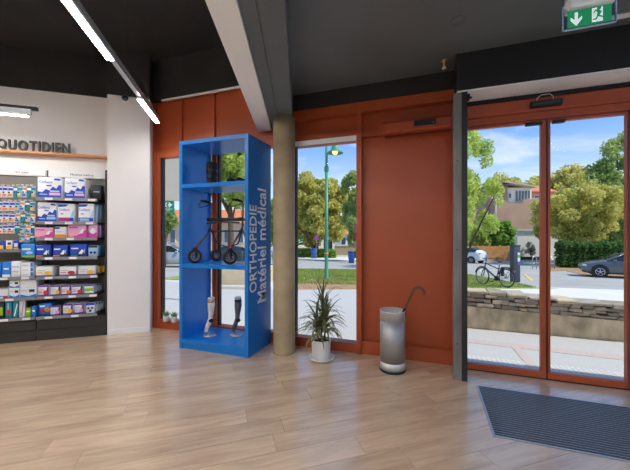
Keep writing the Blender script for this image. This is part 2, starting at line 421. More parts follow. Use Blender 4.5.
fbox('blind_cassette', -1.58, XW3b, 3.645, 3.66, 2.50, 2.555, WHITE, w3)  # plain white strip below the transom
added_w4 = window(4, 1.82, 3.45, 2.535, .06, .0)  # unseen glazing added right of the doors to let in more daylight
added_w5 = window(5, 3.45, 5.2, 2.535, .07, .10)  # second added pane, out of view, for the same extra daylight
fbox('wall_front_joint', -1.70, -1.64, 3.68, 3.78, 0, 2.62, ORANGE, wf)

# sliding door
DOORY = 3.60
dr = struct(MB().box(.36, 1.82, 3.60, 3.72, 2.505, 2.76).build('door_1', ORANGE))
fbox('lintel_lip', .36, 1.82, 3.585, 3.60, 2.505, 2.53, ORANGE, dr)
fbox('lintel_moulding', .36, 1.82, 3.575, 3.60, 2.58, 2.61, ORANGE, dr)
fbox('jamb', .30, .360, 3.56, 3.72, 0, 2.505, ORANGE, dr)
fbox('jamb', 1.722, 1.82, 3.54, 3.72, 0, 2.505, ORANGE, dr)
MB().box(1.702, 1.722, 3.57, 3.64, .0, 2.50).build('side_seal', M('blue_grey_aluminium', (120, 128, 140), .4, metal=.5), dr)
def leaf(x0, x1, ls, rs, y):
    d = MB().box(x0, x0+ls, y, y+.045, .012, 2.50).box(x1-rs, x1, y, y+.045, .012, 2.50).box(x0+ls, x1-rs, y, y+.045, .012, .07).box(x0+ls, x1-rs, y, y+.045, 2.475, 2.50).build('door_leaf', ORANGE, dr)
    MB().box(x0+ls, x1-rs, y+.018, y+.026, .07, 2.475).build('pane', GLASS, d)
leaf(.362, 1.078, .02, .042, 3.60); leaf(1.094, 1.700, .020, .010, 3.60)
MB().box(1.078, 1.094, 3.605, 3.64, .012, 2.50).build('meeting_seal', RUB, dr)
MB().box(.38, 1.72, 3.60, 3.66, .0, .012).build('threshold', DARKM, dr)
MB().cbox(.90, 1.04, 3.555, 3.598, 2.445, 2.475, .006).build('door_stop', BLACK, dr)
MB().cbox(1.12, 1.22, 3.555, 3.598, 2.445, 2.475, .006).build('door_stop', BLACK, dr)
# motion sensor and its cable
ms = thing('motion_sensor', 'flat black motion sensor on the lintel above the sliding doors', 'sensor', (1.07, 3.60, 2.645))
MB().cbox(-.13, .13, -.05, .0, -.03, .03, .012).build('housing', BLACK, ms)
MB().box(-.11, .11, -.054, -.05, -.012, .008).build('lens', M('smoked_plastic', (70, 72, 76), .1), ms)
MB().tube([(-.07, -.01, .03), (-.07, -.02, .06), (-.04, -.03, .085), (.03, -.03, .085), (.06, -.02, .06), (.06, -.01, .03)], .004, 6).build('cable_loop', WHITE, ms)
# shutter box
sb = thing('shutter_box', 'long black roller shutter box above the entrance, pale underneath', 'shutter box', (0, 0, 0))
MB().box(.27, 2.9, 3.30, 3.32, 2.765, CEIL).build('front_cover', M('black_satin_sheet', (30, 30, 31), .5, var=.1, vscale=2), sb)
MB().box(.27, 2.9, 3.30, 3.57, 2.75, 2.765).build('underside', M('pale_grey_sheet', (248, 249, 250), .45), sb)
MB().box(.27, .285, 3.32, 3.62, 2.765, CEIL).build('end_cap', BLACK, sb)
MB().box(.36, 2.9, 3.572, 3.584, 2.725, 2.765).box(.36, 2.9, 3.586, 3.598, 2.715, 2.765).build('guide_rail', DARKM, sb)
MB().box(.36, .39, 3.36, 3.42, 2.70, 2.75).box(.34, .41, 3.385, 3.40, 2.715, 2.73).build('bracket', DARKM, sb)
tag(MB().cbox(1.30, 2.9, 3.115, 3.145, 3.088, 3.119, .006).build('cable_duct', WHITE), 'white cable duct running along the ceiling beside the exit sign', 'trunking')
# steel post
po = thing('steel_post', 'grey steel post standing left of the sliding doors', 'post', (.30, 3.345, 0))
POSTM = M('worn_grey_steel', (126, 122, 116), .6, metal=.2, var=.3, vscale=9, stretch=(1, 1, .25))
MB().box(-.062, .012, -.04, .04, 0, 2.75).build('flange', POSTM, po)
MB().box(.012, .062, -.045, .05, 0, 2.75).build('guide_channel', M('dark_bronze_metal', (58, 54, 52), .45, metal=.5), po)
for z in (.35, 1.25, 2.1): MB().cyl((-.025, -.042, z), .007, .006, 'y', 8).build('bolt', DARKM, po)
# air curtain
ac = thing('air_curtain', 'rust orange air curtain box with black display above the plain panel', 'air curtain', (0, 0, 0))
MB().prism([(3.69, 2.50), (3.52, 2.50), (3.505, 2.515), (3.505, 2.60), (3.53, 2.63), (3.69, 2.645)], -.455, .235, 'x').build('housing', ORANGE, ac)
MB().box(-.45, .23, 3.60, 3.65, 2.496, 2.502).build('outlet_grille', BLACK, ac)
MB().box(-.13, .09, 3.497, 3.506, 2.540, 2.597).build('display', BLACK, ac)
MB().box(.05, .07, 3.495, 3.498, 2.553, 2.567).build('indicator', M('red_plastic', (190, 40, 40), .4), ac)
# exit sign
es_x0, d0 = PX(563, 2.05); es_x1, d1 = PX(615.5, 2.05)
es = thing('exit_sign', 'green emergency exit sign with white arrow and running figure, hung from the ceiling', 'exit sign', ((es_x0+es_x1)/2, 2.05, 0))
hw = (es_x1-es_x0)/2
zs0 = ZZ(31, d0); zs1 = zs0+.13
ACR = glass_mat('clear_acrylic', (.80, .90, .98), .8)
GREEN = M('exit_sign_green', (20, 140, 84), .4, emit=.25); SIGNW = M('exit_sign_white', (240, 246, 240), .4, emit=.35)
MB().box(-hw, hw, -.004, .004, zs0, zs1).build('acrylic_plate', ACR, es)
MB().box(-hw-.004, -hw, -.006, .006, zs0, zs1).box(hw, hw+.004, -.006, .006, zs0, zs1).box(-hw, hw, -.006, .006, zs0-.004, zs0).build('acrylic_edge', M('pale_blue_acrylic', (150, 186, 208), .2), es)
MB().box(-hw+.018, hw-.018, -.0065, -.0042, zs0+.006, zs0+.094).build('green_panel', GREEN, es)
MB().cbox(-hw+.02, hw-.005, -.03, .05, zs1-.03, zs1+.06, .008).build('housing', WHITE, es)
MB().prism([(-hw+.0, zs1-.01), (-hw+.02, zs1-.03), (-hw+.02, zs1+.03)], -.01, .02, 'y').build('end_clip', WHITE, es)
MB().box(-.03, .03, -.01, .04, zs1+.06, CEIL).build('ceiling_stem', WHITE, es)
gx0, gx1, gz0, gz1 = -hw+.018, hw-.018, zs0+.006, zs0+.094
gw, gh = gx1-gx0, gz1-gz0
def gpt(u, v): return (gx0+u*gw, gz0+v*gh)
MB().prism([gpt(*p) for p in [(.20, .06), (.33, .42), (.33, .60), (.235, .40), (.235, .86), (.165, .86), (.165, .40), (.07, .60), (.07, .42)]], -.0085, -.0066, 'y').build('arrow', SIGNW, es)
mb = MB()
mb.prism([gpt(*p) for p in [(.56, .10), (.80, .10), (.80, .92), (.56, .92)]], -.0085, -.0066, 'y').build('doorway', SIGNW, es)
mb = MB()
for poly in ([(.62, .80), (.70, .80), (.76, .55), (.71, .42), (.66, .48), (.68, .62)], [(.71, .47), (.79, .36), (.80, .28), (.69, .38)], [(.67, .46), (.63, .28), (.57, .26), (.57, .20), (.665, .21), (.70, .42)],
             [(.62, .78), (.58, .62), (.60, .58), (.65, .74)], [(.70, .78), (.78, .64), (.77, .60), (.69, .70)]):
    mb.prism([gpt(*p) for p in poly], -.0105, -.0086, 'y')
c_ = gpt(.715, .86); mb.cyl((c_[0], -.0095, c_[1]), .009, .002, 'y', 14); mb.build('running_figure', GREEN, es)

# entrance mat
mt = thing('entrance_mat', 'dark ribbed entrance mat on the floor in front of the doors', 'mat', (0, 0, 0))
mx0, mx1, my0, my1 = .445, 2.2, 2.48, 3.235
MB().box(mx0, mx1, my0, my1, 0, .004).build('backing', M('black_rubber', (34, 35, 37), .8), mt)
MB().box(mx0-.012, mx0, my0-.012, my1+.012, 0, .008).box(mx0, mx1, my0-.012, my0, 0, .008).box(mx0, mx1, my1, my1+.012, 0, .008).build('edge_frame', ALU, mt)
mb = MB(); RIBA = M('grey_carpet_rib', (84, 87, 92), .9)
y = my0+.006; row = 0
while y < my1-.01:
    mb.m(0); 
    x = mx0+.004+(row % 3)*.037
    while x < mx1-.105:
        mb.m(0).box(x, x+.10, y, y+.015, .004, .009); x += .112
    mb.m(1).box(mx0, mx1, y+.018, y+.024, .004, .0085)
    y += .029; row += 1
stuff(mb.build('ribs', [RIBA, M('aluminium_strip', (150, 152, 156), .4, metal=.6)], mt))

# column
MB_col = tag(MB().lathe([(.128, 0), (.130, .02), (.130, 2.772)], 36).build('concrete_column', CONC, None, (-1.60, 3.42, 0)), 'round bare concrete column beside the blue display case', 'column')

# ------------------------------------------------------------------ lamps
def led_line(name, label, a, bnd, z, lit, top, rail_w=.045, led_w=.06, side=-1, wires=(), grp=None, led_dx=0, dm=None):
    a = Vector((*a, 0)); b2 = Vector((*bnd, 0)); L = (b2-a).length; ang = math.atan2(b2.y-a.y, b2.x-a.x)
    t = thing(name, label, 'light', (a.x, a.y, z), ang, grp)
    MB().box(0, L, -rail_w/2, rail_w/2, .0, .055).box(0, L, -rail_w/2-.004, rail_w/2+.004, .05, .058).build('rail', ALU if top > 0 else ALU, t)
    for (p, q) in lit:
        h = MB().box(p*L, q*L, -led_w/2+led_dx, led_w/2+led_dx, -.022, .0).build('led_housing', WHITE, t)
        MB().box(p*L+.008, q*L-.008, -led_w/2+.006+led_dx, led_w/2-.006+led_dx, -.028, -.022).build('diffuser', dm or LED, h)
    for w in wires: MB().tube([(w*L, 0, .055), (w*L, 0, top-z)], .002, 5).build('suspension_wire', DARKM, t)
    return t
def ray(px, py, H): d = F*H/(234-py); return c2w((px-HX)/F*d, d)
H1 = 1.50
pE = ray(157.5, 121.5, H1); dirx, diry = c2w(-.237/1.0277, 1/1.0277)
LT = 5.2; pS = (pE[0]-dirx*LT, pE[1]-diry*LT)
def fr(d): return 1-((3.65-d)*H1/1.3*1.0277)/LT
led_line('suspended_led_line', 'long suspended LED line with two lit lengths above the white pier', pS, pE, CZ+H1, [(.02, .20), (.24, .40), (.44, fr(2.33)), (fr(3.0), .998)], 3.98, wires=(.1, .5, fr(2.62), fr(3.52)))
# lights by the shelf wall (parallel to it)
px_, d_ = lx(31, -.42)
pA = LW(px_-2.6, -.42); pB = LW(px_, -.42)
led_line('shelf_led_line', 'short bright LED bar hanging in front of the shelf lettering', (pA.x, pA.y), (pB.x, pB.y), ZZ(117, d_)+.03, [(.02, .99)], 3.98, rail_w=.03, wires=(.1, .6))
px_, d_ = lx(37, -.30)
pA = LW(px_-2.6, -.30); pB = LW(px_, -.30)
tb = thing('track_rail', 'dark empty track rail above the short LED bar', 'track rail', (pA.x, pA.y, ZZ(110, d_)), AW)
MB().box(0, 2.6, -.02, .02, -.012, .03).build('rail', DARKM, tb); MB().box(2.6, 2.606, -.022, .022, -.014, .032).build('end_cap', BLACK, tb)
for w in (.4, 1.8): MB().tube([(w, 0, .03), (w, 0, 3.98-ZZ(110, d_))], .002, 5).build('suspension_wire', DARKM, tb)
# unseen fill lamps added behind the viewpoint to brighten the room
for i, (o_, dn, df) in enumerate([(-4.6, -4.5, 2.0), (-3.0, -4.5, 2.2), (.6, -4.4, 1.15), (2.2, -4.4, 1.15), (3.8, -4.4, 1.15)]):
    a = c2w(o_-.237*dn, dn); b2 = c2w(o_-.237*df, df)
    zc = 3.5 if o_ < 0 else 2.92
    led_line('shop_led_line', '%s LED line from the left over the shop floor behind the viewpoint' % ['first', 'second', 'third', 'fourth', 'fifth'][i], a, b2, zc, [(.02, .32), (.35, .65), (.68, .98)], 3.98 if o_ < 0 else CEIL, wires=(.1, .9), grp='LED lines over the shop floor', dm=(None if o_ < 0 else LEDC))
# camera on the pier
cx_, d_ = lx(126, 0)
sc = thing('security_camera', 'small round security camera high on the white pier', 'security camera', LW(cx_, 0, ZZ(99.3, d_)), AW)
MB().cyl((0, -.012, 0), .05, .024, 'y', 20).build('mount', WHITE, sc)
MB().sphere((0, -.05, 0), .042).build('ball', M('dark_grey_plastic', (60, 58, 58), .4), sc)
MB().cyl((.01, -.09, -.005), .02, .02, 'y', 16).build('lens', BLACK, sc)

# ------------------------------------------------------------------ blue display case
BX0, BX1, BY0, BY1 = -2.865, -1.895, 3.10, 3.645
bc = thing('display_case', 'tall blue open display case lettered ORTHOPEDIE beside the concrete column', 'display case', (BX0, BY0, 0))
bw, bd, bh, bt = BX1-BX0, BY1-BY0, 2.535, .045
MB().box(0, bt, 0, bd, 0, bh).build('side_panel', BLUE, bc)
sp = MB().box(bw-bt, bw, 0, bd, 0, bh).build('side_panel', BLUE, bc)
MB().box(bt, bw-bt, 0, bd, bh-bt, bh).build('top_panel', BLUE, bc)
SZ = [.115, 1.037, 2.005]
for z in SZ: MB().box(bt, bw-bt, .0, bd, z-.045, z).build('shelf', BLUE, bc)
MB().box(bt, bw-bt, .015, .035, 0, SZ[0]-.045).build('plinth', BLUE, bc)
LETT = M('pale_blue_lettering', (252, 253, 255), .5)
def side_text(txt, px0, px1, py0, py1):       # on the right side: runs upwards, faces +x
    y0, y1, zA, zB = px0, px1, py0, py1
    me = fit_text(txt, zB-zA, y1-y0, LETT, .0015, bold=.012)
    # x-> z (upwards), z -> -y (cap tops toward the front), face +x
    for v in me.vertices:
        a, b_, c_ = v.co; v.co = Vector((-b_, -c_, a))
    o = obj('lettering', me, sp, (bw+.001, y1, zA)); return o
def sideY(px):                                # y on plane x = BX1
    t = (px-HX)/F; d = BX1/(t*ca-sa); return d*(t*sa+ca), d
yA, dA = sideY(249.5); yB, dB = sideY(256.5)
side_text('ORTHOPEDIE', yA-BY0, yB-BY0, ZZ(292.5, (dA+dB)/2), ZZ(205, (dA+dB)/2))
yC, dC = sideY(257.5); yD, dD = sideY(266)
side_text('Mat\u00e9riel m\u00e9dical', yC-BY0, yD-BY0, ZZ(302, (dC+dD)/2), ZZ(189, (dC+dD)/2))

# rollator
GREYT = M('taupe_metal_tube', (92, 84, 80), .35, metal=.5); RUBBER = M('tyre_rubber', (30, 30, 31), .7)
def on_shelf(px, Y, z): return Vector((PX(px, Y)[0], Y, z))
rl = on_shelf(195, 3.20, 0); rr = on_shelf(230, 3.20, 0)
ro = thing('rollator', 'folding walking frame with four black wheels on the middle shelf of the blue case', 'rollator', ((rl.x+rr.x)/2+.06, 3.38, SZ[1]))
hwid = (rr.x-rl.x)/2
def wheel(x, y, R=.082, rot=0):
    w = MB().torus((0, 0, R), R-.016, .016, 'x', 24, 8).build('wheel', RUBBER, ro, (x, y, 0), rot)
    MB().torus((0, 0, R), R-.034, .006, 'x', 20, 6).cyl((0, 0, R), .018, .03, 'x', 12).build('hub', M('hub_grey', (120, 122, 126), .4), w)
    mb = MB()
    for k in range(6):
        a = k*math.pi/3; mb.tube([(0, 0, R), (0, math.cos(a)*(R-.03), R+math.sin(a)*(R-.03))], .007, 5)
    mb.build('spokes', M('hub_grey', (120, 122, 126), .4), w)
for s in (-1, 1):
    x = s*hwid-.06; xh = s*hwid*.93
    wheel(x, -.18, .086, -.75); wheel(xh+.02*s, .165, .078, -.5)
    MB().box(x-.022, x-.016, -.20, -.16, .07, .185).box(x+.016, x+.022, -.20, -.16, .07, .185).box(x-.022, x+.022, -.20, -.16, .175, .19).build('fork', BLACK, ro)
    MB().tube([(x, -.18, .185), (xh-.015, -.03, .36), (xh, .02, .44)], .014, 8).build('front_leg', GREYT, ro)
    MB().tube([(x, -.18, .19), (x+.008, -.155, .22)], .0125, 8).build('red_band', M('red_plastic', (190, 40, 40), .4), ro)
    MB().tube([(xh, .02, .44), (xh+.005, .10, .28), (xh+.02*s, .165, .10)], .010, 8).build('rear_leg', GREYT, ro)
    MB().tube([(xh, .02, .42), (xh, .03, .60), (xh-.005, .05, .72), (xh-.02, .06, .765)], .011, 8).build('handle_tube', GREYT, ro)
    MB().tube([(xh-.02, .06, .765), (xh-.06, .01, .785), (xh-.11, -.04, .79)], [.014, .017, .014], 8).build('grip', BLACK, ro)
    MB().tube([(xh-.03, .05, .745), (xh-.08, -.01, .715), (xh-.125, -.05, .70), (xh-.13, -.055, .73), (xh-.11, -.04, .765)], .006, 6).build('brake_lever', BLACK, ro)
    MB().tube([(xh-.02, .055, .74), (xh-.05*s, .08, .62), (xh, .06, .45), (xh+.005, .12, .25)], .004, 5).build('brake_cable', BLACK, ro)
    MB().cyl((xh-.03, .02, .56), .012, .05, 'x', 10).build('knob', BLACK, ro)
MB().cbox(-hwid*.93, hwid*.93, -.06, .10, .525, .565, .012).build('seat', BLACK, ro)
MB().tube([(-hwid*.93, -.05, .50), (0, -.06, .515), (hwid*.93, -.05, .50)], .011, 8).build('seat_rail', GREYT, ro)
MB().tube([(-hwid*.93, .03, .40), (hwid*.93, .03, .40)], .010, 8).build('cross_bar', GREYT, ro)
MB().tube([(-hwid*.93, .03, .42), (-hwid*.6, .05, .24), (0, .07, .19), (hwid*.6, .05, .24), (hwid*.93, .03, .42)], .009, 8).build('folding_strut', BLACK, ro)

# support boot and slippers on the top shelf
bx = on_shelf(212, 3.36, 0)
bo_ = thing('support_boot', 'tall black orthopaedic support boot standing on the top shelf', 'boot', (bx.x, 3.36, SZ[2]))
DKF = M('black_fabric', (26, 30, 34), .85)
MB().lathe([(.058, 0), (.062, .02), (.056, .06), (.060, .10), (.070, .19), (.068, .29), (.062, .305), (.052, .305), (.052, .28)], 24, sx=.95, sy=1.1).build('shaft', DKF, bo_)
MB().lathe([(.064, .175), (.072, .18), (.072, .212), (.064, .217)], 24, sx=.97, sy=1.1).build('strap', BLACK, bo_)
MB().lathe([(.063, .09), (.067, .095), (.067, .12), (.063, .125)], 24, sx=.97, sy=1.1).build('strap', BLACK, bo_)
MB().lathe([(.063, 0), (.066, .004), (.066, .022), (.062, .03)], 24, sx=1, sy=1.15).build('sole', M('dark_grey_sole', (70, 66, 62), .8), bo_)
for px in (232.5, 240.5):
    p = on_shelf(px, 3.36, 0)
    sh = thing('slipper', ('black slipper on the top shelf, the one beside the boot' if px < 235 else 'black slipper on the top shelf, right one of the pair'), 'slipper', (p.x, 3.36, SZ[2]), group='slippers on the top shelf')
    MB().sphere((0, -.02, .045), .05, 14, 8, (.9, 1.6, .85)).build('upper', DKF, sh)
    MB().cbox(-.042, .042, -.10, .12, 0, .02, .008).build('sole', BLACK, sh)
    MB().torus((0, .05, .07), .032, .008, 'z', 16, 6).build('collar', BLACK, sh)

# stocking legs
def leg(px, py, label, sock_m, band_m, foot_m):
    g = F*(CZ-SZ[0])/(py-234); X_, Y_ = c2w((px-HX)/F*g, g)
    t = thing('stocking_leg_form', label, 'leg form', (X_, min(Y_, 3.55), SZ[0]))
    MB().lathe([(.085, 0), (.087, .004), (.07, .012), (.012, .016), (.010, .06)], 24).build('disc_base', M('clear_plastic', (214, 226, 238), .15, spec=.6, trans=.5), t)
    # toe down, calf up: centreline with radii
    cl = [((-.012, -.05, .055), .016, .020), ((-.010, -.045, .085), .028, .022), ((-.006, -.025, .13), .030, .030), ((.0, .0, .175), .027, .036), ((.006, .012, .215), .027, .030), ((.008, .014, .26), .030, .032),
          ((.010, .016, .32), .039, .041), ((.012, .02, .37), .044, .048), ((.012, .018, .42), .043, .045), ((.012, .014, .455), .041, .042)]
    def loft(seq, mat, name, grow=0, cap=True):
        mb = MB(); n = 18; vs = []
        for (c, rx, ry) in seq:
            for k in range(n):
                w = 2*math.pi*k/n; vs.append((c[0]+(rx+grow)*math.cos(w), c[1]+(ry+grow)*math.sin(w), c[2]))
        fs = [(i*n+k, i*n+(k+1) % n, (i+1)*n+(k+1) % n, (i+1)*n+k) for i in range(len(seq)-1) for k in range(n)]
        fs += [list(range(n))[::-1], [len(vs)-n+k for k in range(n)]]
        mb.add(vs, fs, True); return mb.build(name, mat, t)
    loft(cl[:2], foot_m, 'toe'); loft(cl[1:9], sock_m, 'stocking'); loft(cl[8:], band_m, 'stocking_band', .001)
    MB().lathe([(.041, .455), (.043, .46), (.043, .478), (.038, .484)], 20, (.012, .014, 0)).build('cuff', M('pale_form_plastic', (206, 208, 206), .5), t)
    MB().sphere((.022, .0, .19), .032, 12, 8, (1.05, 1.0, .8)).build('ankle_pad', M('navy_pad', (20, 26, 46), .8), t)
SKINM = M('white_stocking', (222, 216, 206), .8, bump=.1, bscale=300)
GREYS = M('grey_ribbed_stocking', (92, 90, 98), .9, var=.3, vscale=60, bump=.2, bscale=200)
leg(209.5, 335.5, 'white stocking on a display leg, bottom shelf of the blue case', SKINM, M('tan_band', (196, 160, 110), .8), SKINM)
leg(236.5, 335, 'dark grey stocking on a display leg, bottom shelf of the blue case', GREYS, M('charcoal_band', (40, 42, 48), .8), GREYS)

# ------------------------------------------------------------------ potted plants
def pot_plant():
    t = thing('potted_dracaena', 'spiky dracaena in a white pot and saucer by the window', 'potted plant', (-1.12, 3.37, 0))
    MB().lathe([(.07, 0), (.135, .006), (.145, .03), (.138, .032), (.128, .014), (.0, .014)], 32).build('saucer', M('white_ceramic', (226, 224, 220), .35), t)
    MB().lathe([(.098, .014), (.102, .02), (.109, .215), (.109, .222), (.101, .222), (.099, .19), (0, .19)], 32).build('pot', MATS['white_ceramic'], t)
    MB().lathe([(.098, .192), (.05, .2), (0, .203)], 20).build('soil', M('potting_soil', (60, 46, 36), .95, bump=.6, bscale=80), t)
    LM = leaf_mat('dracaena_leaf', (104, 112, 70), (158, 160, 116), 6)
    BK = M('cane_bark', (120, 100, 76), .9)
    canes = [((0, 0), .40, (.02, .0)), ((.03, .02), .27, (.05, .02)), ((-.035, .01), .22, (-.05, -.01))]
    for (bx_, by_), h, (tx, ty) in canes: MB().tube([(bx_, by_, .19), ((bx_+tx)/2, (by_+ty)/2, .19+h*.5), (tx, ty, .19+h)], [.012, .011, .008], 7).build('cane', BK, t)
    for ci, ((bx_, by_), h, (tx, ty)) in enumerate(canes):
        for k in range((46, 42, 40)[ci]):
            a = k*2.39996+ci; f = k/46
            z0 = .19+h*(.35+.65*f); x0 = bx_+(tx-bx_)*(.35+.65*f); y0 = by_+(ty-by_)*(.35+.65*f)
            el = -.15+1.35*f+random.uniform(-.15, .2); L = random.uniform(.24, .36)*(1.15 if f > .8 else 1); w = random.uniform(.010, .016)
            ns = 6; pts = []; p = Vector((x0, y0, z0)); ee = el+.5
            hd = Vector((math.cos(a), math.sin(a), 0)); sd = Vector((-math.sin(a), math.cos(a), 0))
            vs = []
            for i in range(ns+1):
                u = i/ns; ww = w*(math.sin(math.pi*min(1, .25+u*.75)))**.7*(1-.0*u)
                if i == ns: ww = .0006
                vs += [p-sd*ww, p+Vector((0, 0, -.0025)), p+sd*ww]
                p = p+(hd*math.cos(ee)+Vector((0, 0, math.sin(ee))))*(L/ns); ee -= (.32 if f < .7 else .17)*(1+random.uniform(-.2, .2))
            fs = []
            for i in range(ns):
                fs += [(3*i, 3*i+1, 3*i+4, 3*i+3), (3*i+1, 3*i+2, 3*i+5, 3*i+4)]
            MB().add(vs, fs, True).build('leaf', LM, t)
pot_plant()
SUC = M('succulent_green', (96, 140, 84), .6)
for i, px in enumerate((167, 175)):
    X_, d_ = PX(px, 3.63)
    t = thing('succulent_pot', ('small succulent in a white pot on the sill, nearer the window jamb' if i == 0 else 'small succulent in a white pot on the sill, nearer the blue case'), 'potted plant', (X_+.0, 3.61, .13), group='succulents on the window sill')
    MB().lathe([(.036, 0), (.044, .07), (.044, .085), (.039, .085), (.038, .07), (0, .07)], 20).build('pot', MATS['white_ceramic'], t)
    for k in range(14):
        a = k*2.4; el = .3+k*.08; L = .075
        d = Vector((math.cos(a)*math.cos(el), math.sin(a)*math.cos(el), math.sin(el)))
        MB().tube([(0, 0, .075), d*L*.5+Vector((0, 0, .078)), d*L+Vector((0, 0, .085))], [.006, .010, .001], 6).build('leaf', SUC, t)

# ------------------------------------------------------------------ umbrella stand
us = thing('umbrella_stand', 'perforated steel umbrella stand in front of the orange panel', 'umbrella stand', (-.335, 3.34, 0))
n = 72; R = .127; mb = MB()
MB().lathe([(.129, 0), (.131, .004), (.131, .022), (.127, .026)], 40).build('base_ring', M('black_rubber_ring', (30, 30, 32), .6), us)
def perf_mat():
    m = bpy.data.materials.new('perforated_steel'); m.use_nodes = True; n, l = m.node_tree.nodes, m.node_tree.links; b = n['Principled BSDF']
    b.inputs['Metallic'].default_value = .6; b.inputs['Roughness'].default_value = .42
    tc = n.new('ShaderNodeTexCoord'); sp_ = n.new('ShaderNodeSeparateXYZ'); l.new(tc.outputs['Object'], sp_.inputs[0])
    at = n.new('ShaderNodeMath'); at.operation = 'ARCTAN2'; l.new(sp_.outputs[1], at.inputs[0]); l.new(sp_.outputs[0], at.inputs[1])
    def wave(src, f, ph=None):
        a = n.new('ShaderNodeMath'); a.operation = 'MULTIPLY'; l.new(src, a.inputs[0]); a.inputs[1].default_value = f
        s = n.new('ShaderNodeMath'); s.operation = 'SINE'; l.new(a.outputs[0], s.inputs[0]); return s.outputs[0]
    mu = n.new('ShaderNodeMath'); mu.operation = 'MULTIPLY'; l.new(wave(at.outputs[0], 40), mu.inputs[0]); l.new(wave(sp_.outputs[2], 300), mu.inputs[1])
    gt = n.new('ShaderNodeMath'); gt.operation = 'GREATER_THAN'; l.new(mu.outputs[0], gt.inputs[0]); gt.inputs[1].default_value = .62
    mx = n.new('ShaderNodeMixRGB'); l.new(gt.outputs[0], mx.inputs[0]); mx.inputs[1].default_value = (*rgb(178, 176, 174), 1); mx.inputs[2].default_value = (.12, .12, .12, 1)
    l.new(mx.outputs[0], b.inputs['Base Color']); return m
MB().lathe([(R, .026), (R, .10)], 48).build('lower_band', STEEL, us)
MB().lathe([(R, .10), (R, .515)], 48).build('perforated_wall', perf_mat(), us)
MB().lathe([(R, .515), (R, .608), (R+.004, .612), (R+.004, .618), (R-.004, .618), (R-.004, .03), (0, .03)], 48).build('rim', STEEL, us)
um = thing('umbrella', 'brown crook-handled umbrella leaning in the steel stand', 'umbrella', (-.335, 3.34, 0))
tilt = Vector((.22, .05, 1)).normalized(); pb = Vector((-.01, .0, .032))
def up(u): return pb+tilt*u
MB().tube([up(0), up(.1), up(.35), up(.56), up(.62)], [.008, .018, .026, .026, .014], 10).build('folded_canopy', DKF, um)
WD = M('brown_cane', (112, 74, 46), .5)
pts = [up(.60), up(.72)+Vector((.02, 0, 0)), up(.79)+Vector((.04, 0, 0))]
c0 = pts[-1]+Vector((.055, 0, .0))
for k in range(1, 9):
    a = math.pi-k*math.pi*1.12/8; pts.append(c0+Vector((math.cos(a)*.055, 0, math.sin(a)*.055)))
MB().tube(pts, [.012, .014, .015]+[.016]*8, 9).build('crook_handle', WD, um)

# ------------------------------------------------------------------ shelving on the slanting wall
SY0, SY1 = -.02, .31                    # shelf front and back in the wall frame
def lz(py, px, ly): return ZZ(py, lx(px, ly)[1])
rx0, rx1 = lx(36, SY0)[0], lx(97.5, SY0)[0]
bays = {}
def bay(label, x0, x1, xe, levels, hdr, tagpx):
    t = thing('shelving_unit', label, 'shelving', (O.x, O.y, 0), AW, 'shelving units on the shelf wall')
    MB().box(x0, xe, SY1, SY1+.03, .22, 2.20).build('back_panel', TAUPE if hdr[1] else TAUPE, t)
    for z in levels:
        s = MB().box(x0+.004, x1, SY0, SY1, z-.028, z-.006).build('shelf', SHELFB, t)
        MB().box(x0+.004, x1, SY0-.012, SY0, z-.040, z-.002).build('shelf_lip', SHELFG, s)
        k = 0; xt = x0+.10
        while xt < x1-.08:
            MB().box(xt, xt+.085, SY0-.015, SY0-.012, z-.036, z-.006).box(xt+.012, xt+.06, SY0-.0155, SY0-.015, z-.026, z-.016).build('price_tag', WHITE, s)
            xt += random.uniform(.20, .30)
    p = MB().box(x0+.004, xe-.004, .0, .03, .0, .135).build('plinth_panel', SHELFB, t)
    MB().box(x0+.004, xe-.004, -.006, .03, .14, .262).build('plinth_panel', SHELFB, t)
    MB().box(x0+.03, xe-.03, SY0+.03, SY1, .262, .28).build('base_shelf', SHELFB, t)
    h = MB().box(x0+.006, xe-.02, SY1-.025, SY1-.012, hdr[3], hdr[2]).build('header', WHITE, t)
    me = fit_text(hdr[0], hdr[4], .03, M('dark_print', (60, 56, 56), .7), .0008); obj('lettering', me, h, (hdr[5], SY1-.026, (hdr[2]+hdr[3])/2-.014))
    MB().box(x0-.012, x0+.006, SY1-.02, SY1+.03, 0, hdr[2]).build('upright', SHELFB, t)
    return t
RL = [lz(y, 60, SY0)+.012 for y in (198.5, 222.4, 238.3, 257.5, 276.8, 296.2, 316)]
hb = SY1-.02
hz1 = lz(171, 60, hb); hz0 = lz(177, 60, hb)
t0, t1 = lx(70.5, hb)[0], lx(93.5, hb)[0]
br = bay('right bay of the black shelving with incontinence packs, beside the white pier', rx0, rx1, -.006, RL, ('Mat\u00e9riel m\u00e9dical', 1, hz1, hz0, t1-t0, t0), 0)
MB().box(-.032, -.006, .02, SY1+.02, 0, hz1).build('side_panel', SHELFB, br)
LLp = (277.5, 298.5, 318.5)
LL = [lz(y, 18, SY0)+.012 for y in LLp]
t0, t1 = lx(15, hb)[0], lx(28.5, hb)[0]
bl = bay('left bay of the black shelving with hanging first-aid packs', rx0-1.25, rx0-.006, rx0-.006, LL, ('1ers soins', 1, hz1, hz0, t1-t0, t0), 0)
zl = lz(249.5, 10, .08)
sx_ = MB().box(rx0-1.245, lx(21, .06)[0], .06, SY1, zl-.02, zl).build('shelf', SHELFB, bl); MB().box(rx0-1.245, lx(21, .06)[0], .048, .06, zl-.034, zl+.006).build('shelf_lip', SHELFG, sx_)
